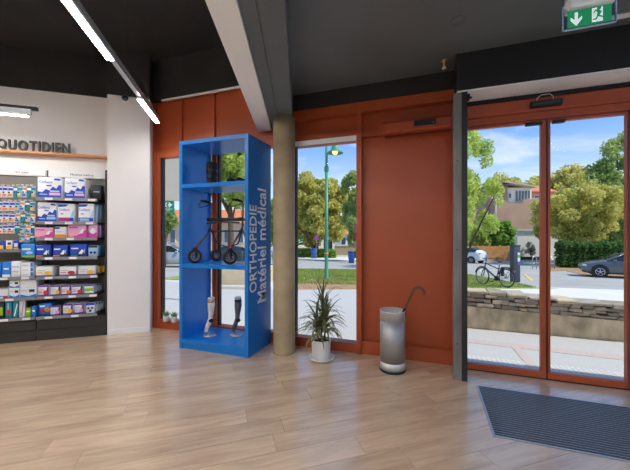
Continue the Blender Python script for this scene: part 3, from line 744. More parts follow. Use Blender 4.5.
# wooden ledge and letters
zlg = lz(158.3, 107, .26)
le = tag(MB().cbox(-3.6, -.004, .23, .36, zlg, zlg+.03, .004).build('wooden_ledge', LEDGE, None, O, AW), 'light wooden ledge under the large black letters', 'ledge')
INK = M('black_letters', (34, 32, 33), .5)
xa, xb = lx(-3.5, .27)[0], lx(70, .27)[0]
# letters stand one by one on the ledge
word = 'QUOTIDIEN'; widths = []
mes = []
for ch in word:
    me = text_mesh(ch, .2, INK, .012, align='LEFT', bold=.006); mes.append(me); x0_, x1_, y0_, y1_ = text_wh(me); widths.append(x1_-x0_)
gap = .028; tot = sum(widths)+gap*(len(word)-1); sc_ = (xb-xa)/tot; hh = lz(141.5, 40, .27)-zlg-.03
x = xa
for i, (ch, me) in enumerate(zip(word, mes)):
    x0_, x1_, y0_, y1_ = text_wh(me); capH = text_wh(mes[1])[3]-0
    for v in me.vertices: v.co = Vector(((v.co.x-x0_)*sc_, -v.co.z, (v.co.y-y0_)/(y1_-y0_)*hh))
    o = obj('letter', me, None, LW(x, .275, zlg+.03), AW)
    nth = {'I': {4: 'first', 6: 'second'}}.get(ch, {}).get(i, '')
    tag(o, ('black standing letter %s on the wooden ledge, the %s of the two' % (ch, nth)) if nth else 'black standing letter %s on the wooden ledge' % ch, 'letter', 'letters on the wooden ledge')
    x += widths[i]*sc_+gap*sc_

# products ------------------------------------------------------
def pm(name, *c): return M('print_'+name, c, .35)
PW, PB, PLB = pm('white', 240, 242, 246), pm('blue', 26, 70, 190), pm('light_blue', 168, 206, 236)
PPK, PMG, PPU, PYE, PRD, POR, PTE, PGN, PNV = pm('pink', 240, 176, 214), pm('magenta', 226, 62, 170), pm('purple', 98, 48, 150), pm('yellow', 246, 196, 60), pm('red', 214, 44, 60), pm('orange', 244, 140, 40), pm('teal', 20, 140, 160), pm('lime', 150, 200, 60), pm('navy', 18, 40, 86)
PGY = pm('pale_grey', 206, 208, 214); PSK = pm('sky', 40, 130, 214); PBK = pm('black', 34, 38, 42)
def pack(name, label, cat, group, x0, x1, y0, y1, z0, z1, body, prints=(), text=None, soft=.012, tmat=None):
    w, d, h = x1-x0, y1-y0, z1-z0
    t = thing(name, label, cat, LW((x0+x1)/2, y0, z0), AW, group)
    MB().cbox(-w/2, w/2, 0, d, 0, h, soft).build('body', body, t)
    if prints:
        mb = MB(); mats = []
        for i, (poly, mt_) in enumerate(prints):
            if mt_ not in mats: mats.append(mt_)
            mb.m(mats.index(mt_))
            off = .0012*(i+1)
            mb.prism([(-w/2+u*w, v*h) for u, v in poly], -off, .001, 'y')
        mb.build('printed_front', mats, t)
    if text:
        s, u0, v0, u1, v1 = text
        obj('lettering', fit_text(s, (u1-u0)*w, (v1-v0)*h, tmat or PB, .0006), t, (-w/2+u0*w, -.009, v0*h))
    return t
def R4(u0, v0, u1, v1): return [(u0, v0), (u1, v0), (u1, v1), (u0, v1)]
def circ(u, v, ru, rv, n=12): return [(u+ru*math.cos(2*math.pi*k/n), v+rv*math.sin(2*math.pi*k/n)) for k in range(n)]
wave = [(.015, .03), (.985, .03), (.985, .60), (.88, .64), (.78, .46), (.62, .54), (.50, .36), (.34, .42), (.20, .26), (.015, .30)]
def conf_prints(tagm): return [(wave, PB), (R4(.48, .13, .94, .25), tagm), (R4(.52, .28, .90, .36), PLB), (R4(.10, .14, .40, .19), PLB), ([(.68, .86), (.92, .84), (.94, .92), (.72, .94)], PB), (R4(.38, .56, .58, .61), PB)]
SB = [(.04, .04), (.96, .04), (.96, .24), (.04, .24)]
sm_prints = lambda tg: [(SB, PB), (R4(.10, .08, .70, .2), tg), ([(.04, .80), (.52, .84), (.62, .95), (.04, .95)], PB), ([(.76, .26), (.96, .26), (.96, .66), (.84, .5)], PLB), (R4(.18, .42, .34, .46), PB)]
def place(px0, px1, ytop, zsh, ly=0.0):
    a, d0_ = lx(px0, ly); b_, d1_ = lx(px1, ly); return a, b_, ZZ(ytop, (d0_+d1_)/2)-zsh
def row(specs, z, ly=.005, grp=None):
    for (px0, px1, yt, name, label, cat, body, prints, text, dep, soft, tm) in specs:
        a, b_, h = place(px0, px1, yt, z, ly)
        pack(name, label, cat, grp, a+.002, b_-.002, ly, ly+dep, z-.006, z-.006+h, body, prints, text, soft, tm)
g1 = 'incontinence packs on the top shelves'
row([(37, 62, 176.5, 'hygiene_pack', 'large white and blue Confiance pack on the top shelf, left of the two', 'pack', PW, conf_prints(PPK), ('Confiance', .1, .70, .62, .82), .22, .014, None),
     (64, 85.5, 177.5, 'hygiene_pack', 'large white and blue Confiance pack on the top shelf, beside the black box', 'pack', PW, conf_prints(PPK), ('Confiance', .1, .70, .62, .82), .25, .014, None)], RL[0], grp=g1)
row([(91, 101.5, 184.5, 'black_box', 'plain black box at the right end of the top shelf', 'box', PBK, [(R4(.2, .5, .8, .56), PGY)], None, .12, .008, None)], RL[0], .06, grp=None)
row([(37, 57, 202, 'hygiene_pack', 'large white and blue Confiance pack on the second shelf', 'pack', PW, conf_prints(PLB), ('Confiance', .06, .68, .66, .82), .24, .014, None),
     (57.5, 74.5, 203, 'hygiene_pack', 'medium white pack with red strip on the second shelf', 'pack', PW, sm_prints(PRD), ('Confiance', .12, .60, .72, .74), .24, .014, None),
     (78, 94, 203, 'hygiene_pack', 'medium white pack with blue strip at the end of the second shelf', 'pack', PW, sm_prints(PLB), ('Confiance', .08, .60, .76, .74), .09, .012, None)], RL[1], grp=g1)
for k, ly in enumerate((.11, .20)):
    row([(83+k*3, 98.3+k*3.2, 203.5, 'hygiene_pack', 'pale blue pack %s the end pack of the second shelf' % ('right behind', 'farthest behind')[k], 'pack', PLB, [], None, .08, .02, None)], RL[1], ly, grp=g1)
pink = lambda: [(R4(.0, .03, 1, .16), PMG), ([(.30, .03), (1, .03), (1, .60), (.80, .50), (.55, .22)], PMG), ([(.60, .30), (.80, .34), (.90, .62), (.80, .70), (.68, .52)], PW), (R4(.04, .06, .3, .14), PYE), (R4(.08, .72, .55, .82), PMG)]
oran = [(R4(.03, .03, .97, .30), POR), (R4(.05, .78, .45, .93), PB), (R4(.15, .5, .6, .56), PGY)]
g2 = 'packs on the third shelf'
row([(34, 53, 227, 'pad_pack', 'wide pink and white pad pack at the left of the third shelf', 'pack', PPK, pink(), None, .22, .015, None),
     (54, 66.5, 226, 'pad_pack', 'small white pad pack with orange band on the third shelf', 'pack', PW, oran, None, .22, .015, None),
     (67.5, 86.5, 224, 'pad_pack', 'large pink pad pack in the middle of the third shelf', 'pack', PPK, pink(), None, .22, .015, None),
     (88, 97.5, 224, 'pad_pack', 'narrow pink pad pack at the right end of the third shelf', 'pack', PPK, [(R4(.05, .03, .95, .4), PMG), (circ(.5, .5, .3, .22), PW)], None, .1, .015, None)], RL[2], grp=g2)
row([(92, 101, 224.5, 'pad_pack', 'lilac pad pack behind the narrow pink one on the third shelf', 'pack', pm('lilac', 206, 160, 226), [], None, .14, .015, None)], RL[2], .12, grp=g2)
blu = lambda tg: [(R4(.02, .03, .98, .22), PNV), ([(.40, .22), (.98, .22), (.98, .42), (.6, .5)], PNV), ([(.50, .22), (.72, .2), (.82, .45), (.72, .58), (.60, .42)], PW), (R4(.04, .06, .45, .16), tg), (R4(.10, .60, .50, .70), PW), (R4(.84, .25, .88, .6), PLB)]
g3 = 'packs on the fourth shelf'
row([(20.5, 35, 243.5, 'pad_pack', 'bright blue and green pack at the far left of the fourth shelf', 'pack', PSK, [(R4(.03, .03, .97, .14), PGN), (R4(.1, .55, .7, .68), PW), (circ(.6, .35, .25, .12), PLB)], None, .2, .015, None),
     (35.5, 51, 244.5, 'pad_pack', 'blue pad pack with orange tag, first on the fourth shelf', 'pack', PB, blu(POR), None, .22, .015, None),
     (52.5, 68, 244.5, 'pad_pack', 'blue pad pack with orange tag, second on the fourth shelf', 'pack', PB, blu(POR), None, .22, .015, None),
     (69.5, 87, 243.5, 'pad_pack', 'blue pad pack with green tag on the fourth shelf', 'pack', PB, blu(PTE), None, .22, .015, None),
     (88, 98, 245, 'pad_pack', 'pale grey and blue pack at the right end of the fourth shelf', 'pack', PLB, [(R4(.05, .8, .95, .97), PBK), (circ(.3, .35, .14, .12), PNV), (circ(.68, .35, .14, .12), PNV)], None, .1, .01, None)], RL[3], grp=g3)
row([(94, 101.5, 245.5, 'pad_pack', 'blue pack behind the pale grey one on the fourth shelf', 'pack', PSK, [], None, .12, .01, None)], RL[3], .13, grp=g3)
pur = lambda ac: [(R4(.0, .0, 1, .14), PPU), (R4(0, .86, 1, 1), PPU), ([(.55, .14), (1, .14), (1, .86), (.86, .86), (.78, .5)], PPU), (circ(.72, .34, .22, .2), ac), (R4(.10, .55, .55, .66), PGY), (R4(.10, .36, .4, .44), ac)]
g4 = 'drink packs on the fifth shelf'
row([(35.5, 53, 266, 'drink_pack', 'white and purple drink pack with yellow print, left on the fifth shelf', 'pack', PW, pur(PYE)[:1]+pur(PYE)[3:], None, .2, .01, None),
     (59, 76, 266, 'drink_pack', 'white and purple drink pack with red print on the fifth shelf', 'pack', PW, pur(PRD)[:1]+pur(PRD)[3:], None, .2, .01, None),
     (78, 95.5, 265.5, 'drink_pack', 'white and purple drink pack with yellow print, right on the fifth shelf', 'pack', PW, pur(PYE)[:1]+pur(PYE)[3:], None, .1, .01, None)], RL[4], grp=g4)
for k in range(2):
    row([(86+k*4, 100+k*4.0, 266, 'drink_pack', 'yellow and purple drink pack, %s behind the right pack of the fifth shelf' % ('first', 'second')[k], 'pack', PYE, [(R4(0, 0, 1, .2), PPU)], None, .08, .01, None)], RL[4], .115+k*.095, grp=g4)
g5 = 'drink packs on the sixth shelf'
cols = [(37.5, 49, PRD, 'first'), (50, 60.5, PYE, 'second'), (61, 71.5, POR, 'third'), (72, 82.5, PRD, 'fourth')]
row([(a, b_, 285, 'drink_pack', 'purple and white four-pack, %s from the left on the sixth shelf' % nm, 'pack', PW, pur(c_), None, .2, .012, None) for a, b_, c_, nm in cols] +
    [(84, 94, 284, 'drink_pack', 'lime and white four-pack at the right end of the sixth shelf', 'pack', PW, [(R4(0, .0, 1, .12), PPU), (R4(0, .3, 1, .6), PGN), (R4(0, .85, 1, 1), PB)], None, .07, .012, None)], RL[5], grp=g5)
for k in range(3):
    row([(85+k*3, 96+k*2.6, 283.5, 'drink_pack', 'white and blue four-pack, %s behind the lime one' % ('first', 'second', 'third')[k], 'pack', PW, [(R4(0, .8, 1, 1), PB), (R4(0, 0, 1, .15), PPU)], None, .06, .012, None)], RL[5], .085+k*.068, grp=g5)
g6 = 'packs on the bottom shelf'
row([(38, 52, 303, 'drink_pack', 'bright blue pack with orange print on the bottom shelf', 'pack', PSK, [(R4(.1, .7, .5, .85), PW), (circ(.68, .45, .2, .2), POR), (circ(.3, .4, .15, .18), PRD)], None, .18, .01, None)], RL[6], .06, grp=g6)
row([(50, 60.5, 305.5, 'drink_pack', 'purple and white pack in front of the bright blue one on the bottom shelf', 'pack', PW, pur(PPK), None, .03, .01, None),
     (62.5, 73, 303.5, 'drink_pack', 'purple and white pack with yellow print in the middle of the bottom shelf', 'pack', PW, pur(PYE), None, .2, .012, None),
     (74, 84, 303, 'drink_pack', 'purple and white pack with pink print on the bottom shelf', 'pack', PW, pur(PPK), None, .2, .012, None)], RL[6], grp=g6)
for k in range(4):
    row([(85.5+k*3, 95+k*2.6, 302.5-k*.4, 'drink_pack', 'white pack with blue lid at the end of the bottom shelf, %s' % ('frontmost', 'second', 'third', 'rearmost')[k], 'pack', PW, [(R4(0, .78, 1, 1), PB), (circ(.3, .5, .14, .12), PPU), (circ(.7, .5, .14, .12), PPU), (circ(.5, .25, .14, .12), PBK)], None, .06, .012, None)], RL[6], .005+k*.068, grp=g6)
# left bay: boxes on shelves
g7 = 'boxes on the left bay'
row([(-6, 1, 262.5, 'medicine_box', 'blue box cut by the picture edge in the left bay', 'box', PSK, [], None, .2, .004, None),
     (2, 10.5, 261.5, 'medicine_box', 'sky blue bandage box in the left bay', 'box', PSK, [(R4(.0, .0, 1, .18), PW), (R4(.2, .5, .8, .6), PW)], None, .22, .004, None),
     (11, 20, 261, 'medicine_box', 'white dressing box beside the sky blue box', 'box', PW, [(R4(.1, .3, .9, .4), PGY), (R4(.1, .6, .9, .7), PLB)], None, .22, .004, None)], LL[0], grp=g7)
zc = LL[0]; hb3 = (lz(262, 25, 0)-zc)/3
for k in range(3):
    a, b_, h = place(20.5, 33, 262, zc)
    pack('medicine_box', 'white dressing box with blue end, %s of the stack of three' % ('lowest', 'middle', 'topmost')[k], 'box', g7, a, b_, .005, .22, zc-.006+k*hb3, zc-.006+(k+1)*hb3-.002, PW, [(R4(.78, .05, .98, .95), PSK), (R4(.1, .3, .6, .5), PGY)], None, .004)
row([(-8, 8, 288.5, 'medicine_box', 'white box with red corner in the left bay', 'box', PW, [(R4(.7, .0, 1, .25), PRD), (R4(.0, .18, .75, .28), PSK)], None, .2, .004, None)], LL[1], grp=g7)
def stack2(px0, px1, yts, labs, prs, z):
    a, b_, h0 = place(px0, px1, yts[0], z); h1 = place(px0, px1, yts[1], z)[2]
    pack('medicine_box', labs[0], 'box', g7, a, b_, .005, .21, z-.006, z-.006+h0, PW, prs[0], None, .004)
    pack('medicine_box', labs[1], 'box', g7, a, b_, .005, .21, z-.006+h0+.001, z-.006+h1, PW, prs[1], None, .004)
bpr = [([(0, 0), (1, 0), (1, .3), (.5, .12), (0, .3)], PSK), (R4(.55, .5, .9, .75), PNV), (R4(.08, .6, .4, .7), PLB)]
stack2(9, 19, (287.5, 280), ('white and blue compress box, lower of the narrow pair', 'white and blue compress box, upper of the narrow pair'), (bpr, bpr), LL[1])
stack2(20, 36, (286.5, 279.5), ('wide white and blue compress box under another', 'wide plain white box on top of the compress box'), (bpr, [(R4(.1, .4, .3, .5), PGY)]), LL[1])
row([(-6, 4, 302, 'blister_pack', 'black and green blister pack at the picture edge', 'pack', PBK, [(R4(.4, .2, .9, .7), PGN)], None, .1, .004, None),
     (5, 12, 301, 'blister_pack', 'blue blister card with red thermometer', 'pack', PTE, [(circ(.5, .35, .3, .2), PRD), (R4(.3, .5, .6, .9), PLB)], None, .04, .004, None),
     (12.5, 18.5, 300.5, 'blister_pack', 'teal blister card beside the red thermometer card', 'pack', PTE, [([(.2, .1), (.4, .1), (.9, .8), (.7, .85)], PW)], None, .04, .004, None),
     (19, 25, 299, 'blister_pack', 'white blister card with pink thermometer', 'pack', PW, [([(.3, .1), (.55, .1), (.95, .85), (.7, .9)], PPK), (circ(.4, .2, .2, .12), PPK)], None, .04, .004, None),
     (25.5, 30.5, 307.5, 'medicine_box', 'small lime green box on the bottom left shelf', 'box', PGN, [(R4(.15, .55, .85, .7), PW)], None, .08, .004, None),
     (31.5, 36, 306, 'medicine_box', 'small blue box on the bottom left shelf', 'box', PSK, [(R4(.2, .5, .8, .65), PW)], None, .08, .004, None)], LL[2], grp=g7)
# hanging packs: rows on hooks
ORD = ['first', 'second', 'third', 'fourth', 'fifth', 'sixth', 'seventh', 'eighth']
def hang(px0, px1, yt, yb, ly, kind, rowname, idx):
    a, d0_ = lx(px0, ly); b_, d1_ = lx(px1, ly); zt = ZZ(yt, d0_); zb = ZZ(yb, d0_); w, h = (b_-a)*.92, zt-zb
    t = thing('hanging_pack', '%s blister pack, %s from the left in the %s row of hooks' % (['white', 'teal', 'pale blue', 'white and orange'][kind], ORD[idx], rowname), 'pack', LW((a+b_)/2, ly, zb), AW, 'hanging packs, %s row' % rowname)
    MB().box(-w/2, w/2, 0, .002, 0, h).cbox(-w*.4, w*.4, 0-.022, 0, h*.06, h*.62, .006).build('card', [PW, PTE, PLB, PW][kind], t)
    acc = [PB, PW, PTE, POR][kind % 4]; ac2 = [PTE, POR, PSK, PYE][(kind*3+1) % 4]
    MB().m(0).box(-w*.46, w*.46, -.0015, 0, h*.66, h*.88).m(1).box(-w*.36, w*.36, -.0235, -.022, h*.12, h*.34).m(2).box(-w*.30, w*.05, -.0235, -.022, h*.38, h*.54).build('print', [acc, ac2, PNV], t)
    MB().box(-w*.4, w*.4, -.05, -.048, h*1.0, h*1.0+.022).tube([(0, -.05, h+.008), (0, SY1-ly, h+.008)], .003, 5).build('hook', M('chrome_hook', (200, 200, 204), .25, metal=1), t)
    return t
hr = [('top', 186.5, 197.5, [-3, 2.5, 8, 13.5, 17.5, 22.5, 27, 31.5, 36]), ('second', 201.5, 211, [-3, 3, 9.5, 15.5, 20, 25, 30, 35.5]), ('third', 213.5, 222.5, [-3, 3, 9, 15.5, 20.5, 25.5, 30.5, 35.5]), ('fourth', 225, 233.5, [-2, 3, 8, 15, 20, 25.5, 31, 35]), ('fifth', 235, 242.5, [19.5, 24.5, 30, 35.5])]
for ri, (rn, yt, yb, ed) in enumerate(hr):
    for k in range(len(ed)-1):
        hang(ed[k], ed[k+1], yt+random.uniform(-.4, .4), yb, .06, (0 if ed[k] < 13 else 1+(k+ri) % 3), rn, k)
row([(-3, 5, 240.5, 'medicine_box', 'blue and yellow box at the edge of the short hook shelf', 'box', PB, [(R4(.3, .1, .8, .5), PYE)], None, .12, .004, None),
     (5.5, 12.5, 240, 'medicine_box', 'yellow and white box in the middle of the short hook shelf', 'box', PW, [(R4(.1, .05, .9, .4), PYE), (R4(.3, .5, .8, .8), PPU)], None, .12, .004, None),
     (13, 19, 240, 'medicine_box', 'blue and white box at the end of the short hook shelf', 'box', PB, [(R4(.2, .3, .8, .7), PW), (R4(.1, .05, .9, .2), PYE)], None, .12, .004, None)], zl+.006, .075, grp=g7)

# ================================================================== outdoors
# unseen roof slab, kept low so the building leaves the forecourt sunlit
struct(MB().box(farL.x-.2, 5.32, -6.2, 3.86, 4.12, 4.3).build('wall_upper_storey', M('pale_render', (206, 198, 186), .85)))
struct(MB().box(5.32, 12, -6.2, 3.86, -.2, 4.12).build('wall_neighbour', MATS['pale_render']))
def ground(name, pts, mat, dz=0, th=.04, parent=None):
    mb = MB()
    for part in (clip(pts, 0, 1, 22.5), clip(pts, 0, -1, -22.5)):
        for lo, hi in ((-99, 3.85), (3.85, 999)):
            q = clip(clip(part, 0, 1, hi), 0, -1, -lo) if len(part) > 2 else []
            if len(q) < 3: continue
            n = len(q); vs = [(p[0], p[1], gz(p[1])+dz) for p in q]+[(p[0], p[1], gz(p[1])+dz-th) for p in q]
            mb.add(vs, [list(range(n)), list(range(n, 2*n))[::-1]]+[(i, (i+1) % n, n+(i+1) % n, n+i) for i in range(n)])
    return struct(mb.build(name, mat)) if not parent else mb.build(name, mat, parent)
def xy(v): return (v[0], v[1])
ASPH = M('street_asphalt', (166, 163, 158), .95, var=.12, vscale=.6, bump=.3, bscale=60)
PAVE = M('forecourt_asphalt', (184, 181, 178), .9, var=.12, vscale=60, bump=.2, bscale=120)
SIDE = M('pale_sidewalk', (214, 208, 198), .9, var=.06, vscale=2)  # pale concrete, lightened to carry the sunlit strip beyond the forecourt
GRASS = M('grass_ground', (138, 150, 78), .95, var=.35, vscale=3, bump=.8, bscale=60)
MULCH = M('dry_earth', (158, 126, 92), .95, var=.25, vscale=4, bump=.6, bscale=40)
ground('street_ground', [(-70, 3.67), (60, 3.67), (120, 120), (-120, 120)], ASPH, -.012)
fc = ground('forecourt', [(-16, 3.67), (12, 3.67), (12, 9.0), (-2, 10.2), (-16, 8.6)], PAVE, -.002, .03)
PINK = M('pink_paving_band', (190, 172, 164), .9, var=.1, vscale=30)
g1_, g2_ = GP(462, 339), GP(640, 361)
gd = lambda a, px, py: xy(GP(px, py))
ground('paving_band', [xy(GP(455, 337.5)), xy(GP(640, 357)), xy(GP(640, 362)), xy(GP(455, 341))], PINK, .002, .02, fc)
ground('paving_band', [xy(GP(509, 343.5)), xy(GP(516, 344)), xy(GP(545, 373)), xy(GP(533, 373))], PINK, .003, .02, fc)
mb = MB()
for i in range(52):
    for j in range(4): mb.box(.40+i*.05, .426+i*.05, 3.92+j*.05, 3.946+j*.05, gz(3.95+j*.05)-.002, gz(3.95+j*.05)+.001)
stuff(mb.build('tactile_studs', M('pale_studs', (206, 204, 202), .8), fc))
ground('sidewalk', [(-16, 8.6), (-2, 10.2), (3, 9.7), (14, 7.5), (14, 10.4), xy(GP(640, 290.5)), xy(GP(537, 286.8)), xy(GP(465, 288.0)), xy(GP(357, 288.5)), xy(GP(297, 288.5)), (-16, 8.8)], SIDE, -.001, .03)
ground('lawn', [xy(GP(560, 288.5)), xy(GP(537, 287.3)), xy(GP(513, 284)), xy(GP(466, 273.5)), xy(GP(400, 269)), xy(GP(297, 268.5)), xy(GP(250, 268)), (-10, 9.6), xy(GP(297, 286)), xy(GP(357, 286)), xy(GP(466, 289))], GRASS, .004, .03)
ground('earth_bed', [xy(GP(290, 289.5)), xy(GP(360, 289.2)), xy(GP(362, 284.5)), xy(GP(335, 279)), xy(GP(318, 279)), xy(GP(296, 285))], MULCH, .008, .03)
ground('far_sidewalk', [xy(GP(280, 259)), xy(GP(345, 260.5)), xy(GP(470, 262)), xy(GP(470, 258)), xy(GP(280, 256))], SIDE, .003, .03)
ground('kerb_path', [xy(GP(548, 271)), xy(GP(566, 271)), xy(GP(592, 277)), xy(GP(640, 279)), xy(GP(640, 274)), xy(GP(560, 266)), xy(GP(540, 265))], MULCH, .006, .03)
ground('road_marking', [xy(GP(524, 274.5)), xy(GP(526, 274.2)), xy(GP(533, 280.4)), xy(GP(530.5, 280.8))], M('yellow_marking', (222, 190, 96), .8), .004, .02)
# grass blades
def blades(name, parent, pts, n, h, mat):
    pts = np.array(pts); tri = [(pts[0], pts[i], pts[i+1]) for i in range(1, len(pts)-1)]
    ar = np.array([abs(np.cross(b-a, c-a)) for a, b, c in tri]); pick = rng.choice(len(tri), n, p=ar/ar.sum())
    u, v = rng.random(n), rng.random(n); sw = u+v > 1; u[sw] = 1-u[sw]; v[sw] = 1-v[sw]
    A = np.array([t[0] for t in tri])[pick]; B = np.array([t[1] for t in tri])[pick]; C = np.array([t[2] for t in tri])[pick]
    P = A+(B-A)*u[:, None]+(C-A)*v[:, None]; Zg = np.array([gz(y) for y in P[:, 1]])
    ang = rng.random(n)*6.28; w = .02; hh = h*(.5+rng.random(n))
    V = np.zeros((n, 3, 3)); V[:, 0, :2] = P+np.stack([np.cos(ang), np.sin(ang)], 1)*w; V[:, 1, :2] = P-np.stack([np.cos(ang), np.sin(ang)], 1)*w
    V[:, 2, :2] = P+rng.normal(0, .02, (n, 2)); V[:, 0, 2] = V[:, 1, 2] = Zg; V[:, 2, 2] = Zg+hh
    me = bpy.data.meshes.new(name); me.from_pydata(V.reshape(-1, 3).tolist(), [], np.arange(n*3).reshape(-1, 3).tolist()); me.materials.append(mat)
    return obj(name, me, parent)
GB = leaf_mat('grass_blades', (128, 146, 70), (178, 184, 110), 1.5)
bl_ = blades('grass_blades', None, [xy(GP(537, 287.5)), xy(GP(513, 284)), xy(GP(466, 274)), xy(GP(400, 269.5)), xy(GP(297, 269)), xy(GP(297, 284)), xy(GP(357, 284)), xy(GP(466, 288.5))], 26000, .06, GB)
stuff(bl_); tag(bl_, 'short green grass of the roadside lawn outside', 'grass')

# ------------------------------------------------------------------ low stone wall
sw = thing('stone_wall', 'low stone wall outside the entrance, rendered below and dry-laid above', 'wall', (0, 5.62, 0))
def wtop(x): return .54-.055*x
def wmid(x): return .255-.03*x
REN = M('stained_render', (198, 180, 150), .95, var=.4, vscale=5, bump=.5, bscale=25, stretch=(1, 1, .6))
xs = np.linspace(-.4, 5.2, 24); mb = MB()
for a, b_ in zip(xs[:-1], xs[1:]):
    mb.add([(a, .0, -.3), (b_, .0, -.3), (b_, .0, wmid(b_)), (a, .0, wmid(a)), (a, .36, -.3), (b_, .36, -.3), (b_, .36, wmid(b_)), (a, .36, wmid(a))], [(0, 1, 2, 3), (3, 2, 6, 7), (4, 7, 6, 5)])
mb.box(-.4, 5.2, .03, .33, .1, .16)
mb.build('rendered_base', REN, sw)
STN = [M('stone_%d' % i, c, .95, var=.22, vscale=9, bump=.6, bscale=30) for i, c in enumerate([(176, 162, 142), (150, 139, 124), (192, 174, 146), (164, 153, 140)])]
mb = MB(); x = -.4
for a, b_ in zip(xs[:-1], xs[1:]):
    mb.add([(a, .05, wmid(a)), (b_, .05, wmid(b_)), (b_, .05, wtop(b_)-.06), (a, .05, wtop(a)-.06), (a, .31, wmid(a)), (b_, .31, wmid(b_)), (b_, .31, wtop(b_)-.06), (a, .31, wtop(a)-.06)], [(0, 1, 2, 3), (3, 2, 6, 7), (4, 7, 6, 5)])
mb.build('mortar_core', M('dark_mortar', (70, 62, 54), 1), sw)
def stone(x0, x1, z0a, z1a, yf, yb):
    bm = bmesh.new(); bmesh.ops.create_cube(bm, size=1)
    for v in bm.verts:
        v.co = Vector(((x0+x1)/2+v.co.x*(x1-x0), (yf+yb)/2+v.co.y*(yb-yf), (z0a+z1a)/2+v.co.z*(z1a-z0a)))+Vector((random.uniform(-.012, .012), random.uniform(-.012, .012), random.uniform(-.010, .010)))
    bmesh.ops.bevel(bm, geom=bm.edges[:], offset=.010, segments=1, affect='EDGES')
    for v in bm.verts: v.co += Vector((random.uniform(-.003, .003),)*3)
    me = bpy.data.meshes.new('stone'); bm.to_mesh(me); bm.free(); me.materials.append(random.choice(STN)); obj('stone', me, sw)
for c in range(4):
    x = -.42+random.uniform(0, .1)
    while x < 5.1:
        w = random.uniform(.10, .26) if c < 3 else random.uniform(.22, .46)
        lo, hi = wmid(x), wtop(x)-.055; st = (hi-lo)/3
        if c < 3: stone(x+.004, x+w-.004, lo+c*st+.004+random.uniform(-.008, .008), lo+(c+1)*st-.004, random.uniform(-.02, .012), .17)
        else: stone(x+.003, x+w-.003, hi-.002, wtop(x+w/2)+random.uniform(-.012, .012), random.uniform(-.05, -.01), .36)
        x += w

# ------------------------------------------------------------------ street things
def face(o, a): o.rotation_euler = (0, 0, a)
# lamp post
lp = GP(326.5, 279)
la = thing('street_lamp', 'green street lamp with bell shade on the lawn outside the window', 'street lamp', lp, YAW)
GRN = M('green_paint', (70, 140, 106), .45)
dl = -lp.x*sa+lp.y*ca
def lh(py): return ZZ(py, dl)-lp.z
MB().lathe([(.11, 0), (.11, .05), (.085, .08), (.075, 1.6), (.07, lh(172))], 16).build('pole', GRN, la)
MB().lathe([(.075, lh(254.6)), (.09, lh(254.4)), (.09, lh(253)), (.075, lh(252.8))], 16).build('orange_band', M('orange_tape', (226, 140, 50), .5), la)
MB().lathe([(.072, lh(172)), (.10, lh(171)), (.10, lh(167)), (.06, lh(166)), (.05, lh(140))], 14).build('upper_pole', GRN, la)
hx = 8.5*dl/F
MB().tube([(0, 0, lh(140)), (.05, 0, lh(135)), (hx*.5, 0, lh(131)), (hx, 0, lh(135)), (hx, 0, lh(145))], .04, 10).build('arm', GRN, la)
MB().lathe([(.08, lh(145)), (.14, lh(146.5)), (.17, lh(149.5)), (.34, lh(152.5)), (.36, lh(153.2)), (.33, lh(152.9)), (.10, lh(150))], 20, (hx, 0, 0)).build('shade', GRN, la)
MB().sphere((hx, 0, lh(152.0)), .12, 12, 8).build('bulb', M('warm_bulb', (255, 196, 120), .5, emit=3), la)
# charging bollard
bp = GP(515, 282)
cb = thing('charging_bollard', 'dark slate charging bollard with a printed label, behind the bicycle', 'bollard', bp, YAW)
db = -bp.x*sa+bp.y*ca; bw_ = 3.5*db/F; bh_ = ZZ(246, db)-bp.z
SLATE = M('slate_paint', (66, 76, 88), .5)
MB().cbox(-bw_, bw_, -.14, .14, 0, bh_, .02).build('body', SLATE, cb)
MB().cbox(-bw_-.01, bw_+.01, -.15, .15, bh_, bh_+.05, .01).build('cap', SLATE, cb)
lb = MB().box(bw_*.15, bw_*.85, -.15, -.141, bh_*.47, bh_*.82).build('label', M('label_white', (232, 236, 236), .5), cb)
MB().box(bw_*.15, bw_*.85, -.153, -.15, bh_*.47, bh_*.58).build('label_print', M('label_purple', (120, 90, 160), .5), lb)
MB().box(bw_*.15, bw_*.85, -.153, -.15, bh_*.68, bh_*.76).build('label_print', M('label_green', (110, 180, 90), .5), lb)
# bicycle
ra, fa = GP(507, 287.5), GP(482, 284.2)
ang = math.atan2(fa.y-ra.y, fa.x-ra.x); WB = 1.10
bk = thing('bicycle', 'dark blue city bicycle with rear rack standing on the grass', 'bicycle', ra, ang); bk.rotation_euler = (0, -math.asin((fa.z-ra.z)/(fa-ra).length), ang)
WB = (fa-ra).length*.97; Rw = .35
BFR = M('petrol_blue_paint', (58, 84, 108), .35); CHR = M('chrome', (200, 200, 204), .2, metal=1)
for xw in (0, WB):
    w = MB().torus((xw, 0, Rw), Rw-.02, .02, 'y', 36, 8).build('wheel', RUBBER, bk)
    MB().torus((xw, 0, Rw), Rw-.045, .010, 'y', 32, 6).cyl((xw, 0, Rw), .03, .09, 'y', 12).build('rim', CHR, w)
    mb = MB()
    for k in range(16):
        a = k*math.pi/8; mb.tube([(xw, .02*(-1)**k, Rw), (xw+math.cos(a)*(Rw-.04), 0, Rw+math.sin(a)*(Rw-.04))], .003, 4)
    mb.build('spokes', CHR, w)
    MB().torus((xw, 0, Rw), Rw+.025, .018, 'y', 20, 6, (.3, 2.7)).build('mudguard', BLACK, bk)
bbk, seat_t, head_b, head_t = (.44, 0, .30), (.30, 0, .78), (WB-.14, 0, .68), (WB-.19, 0, .86)
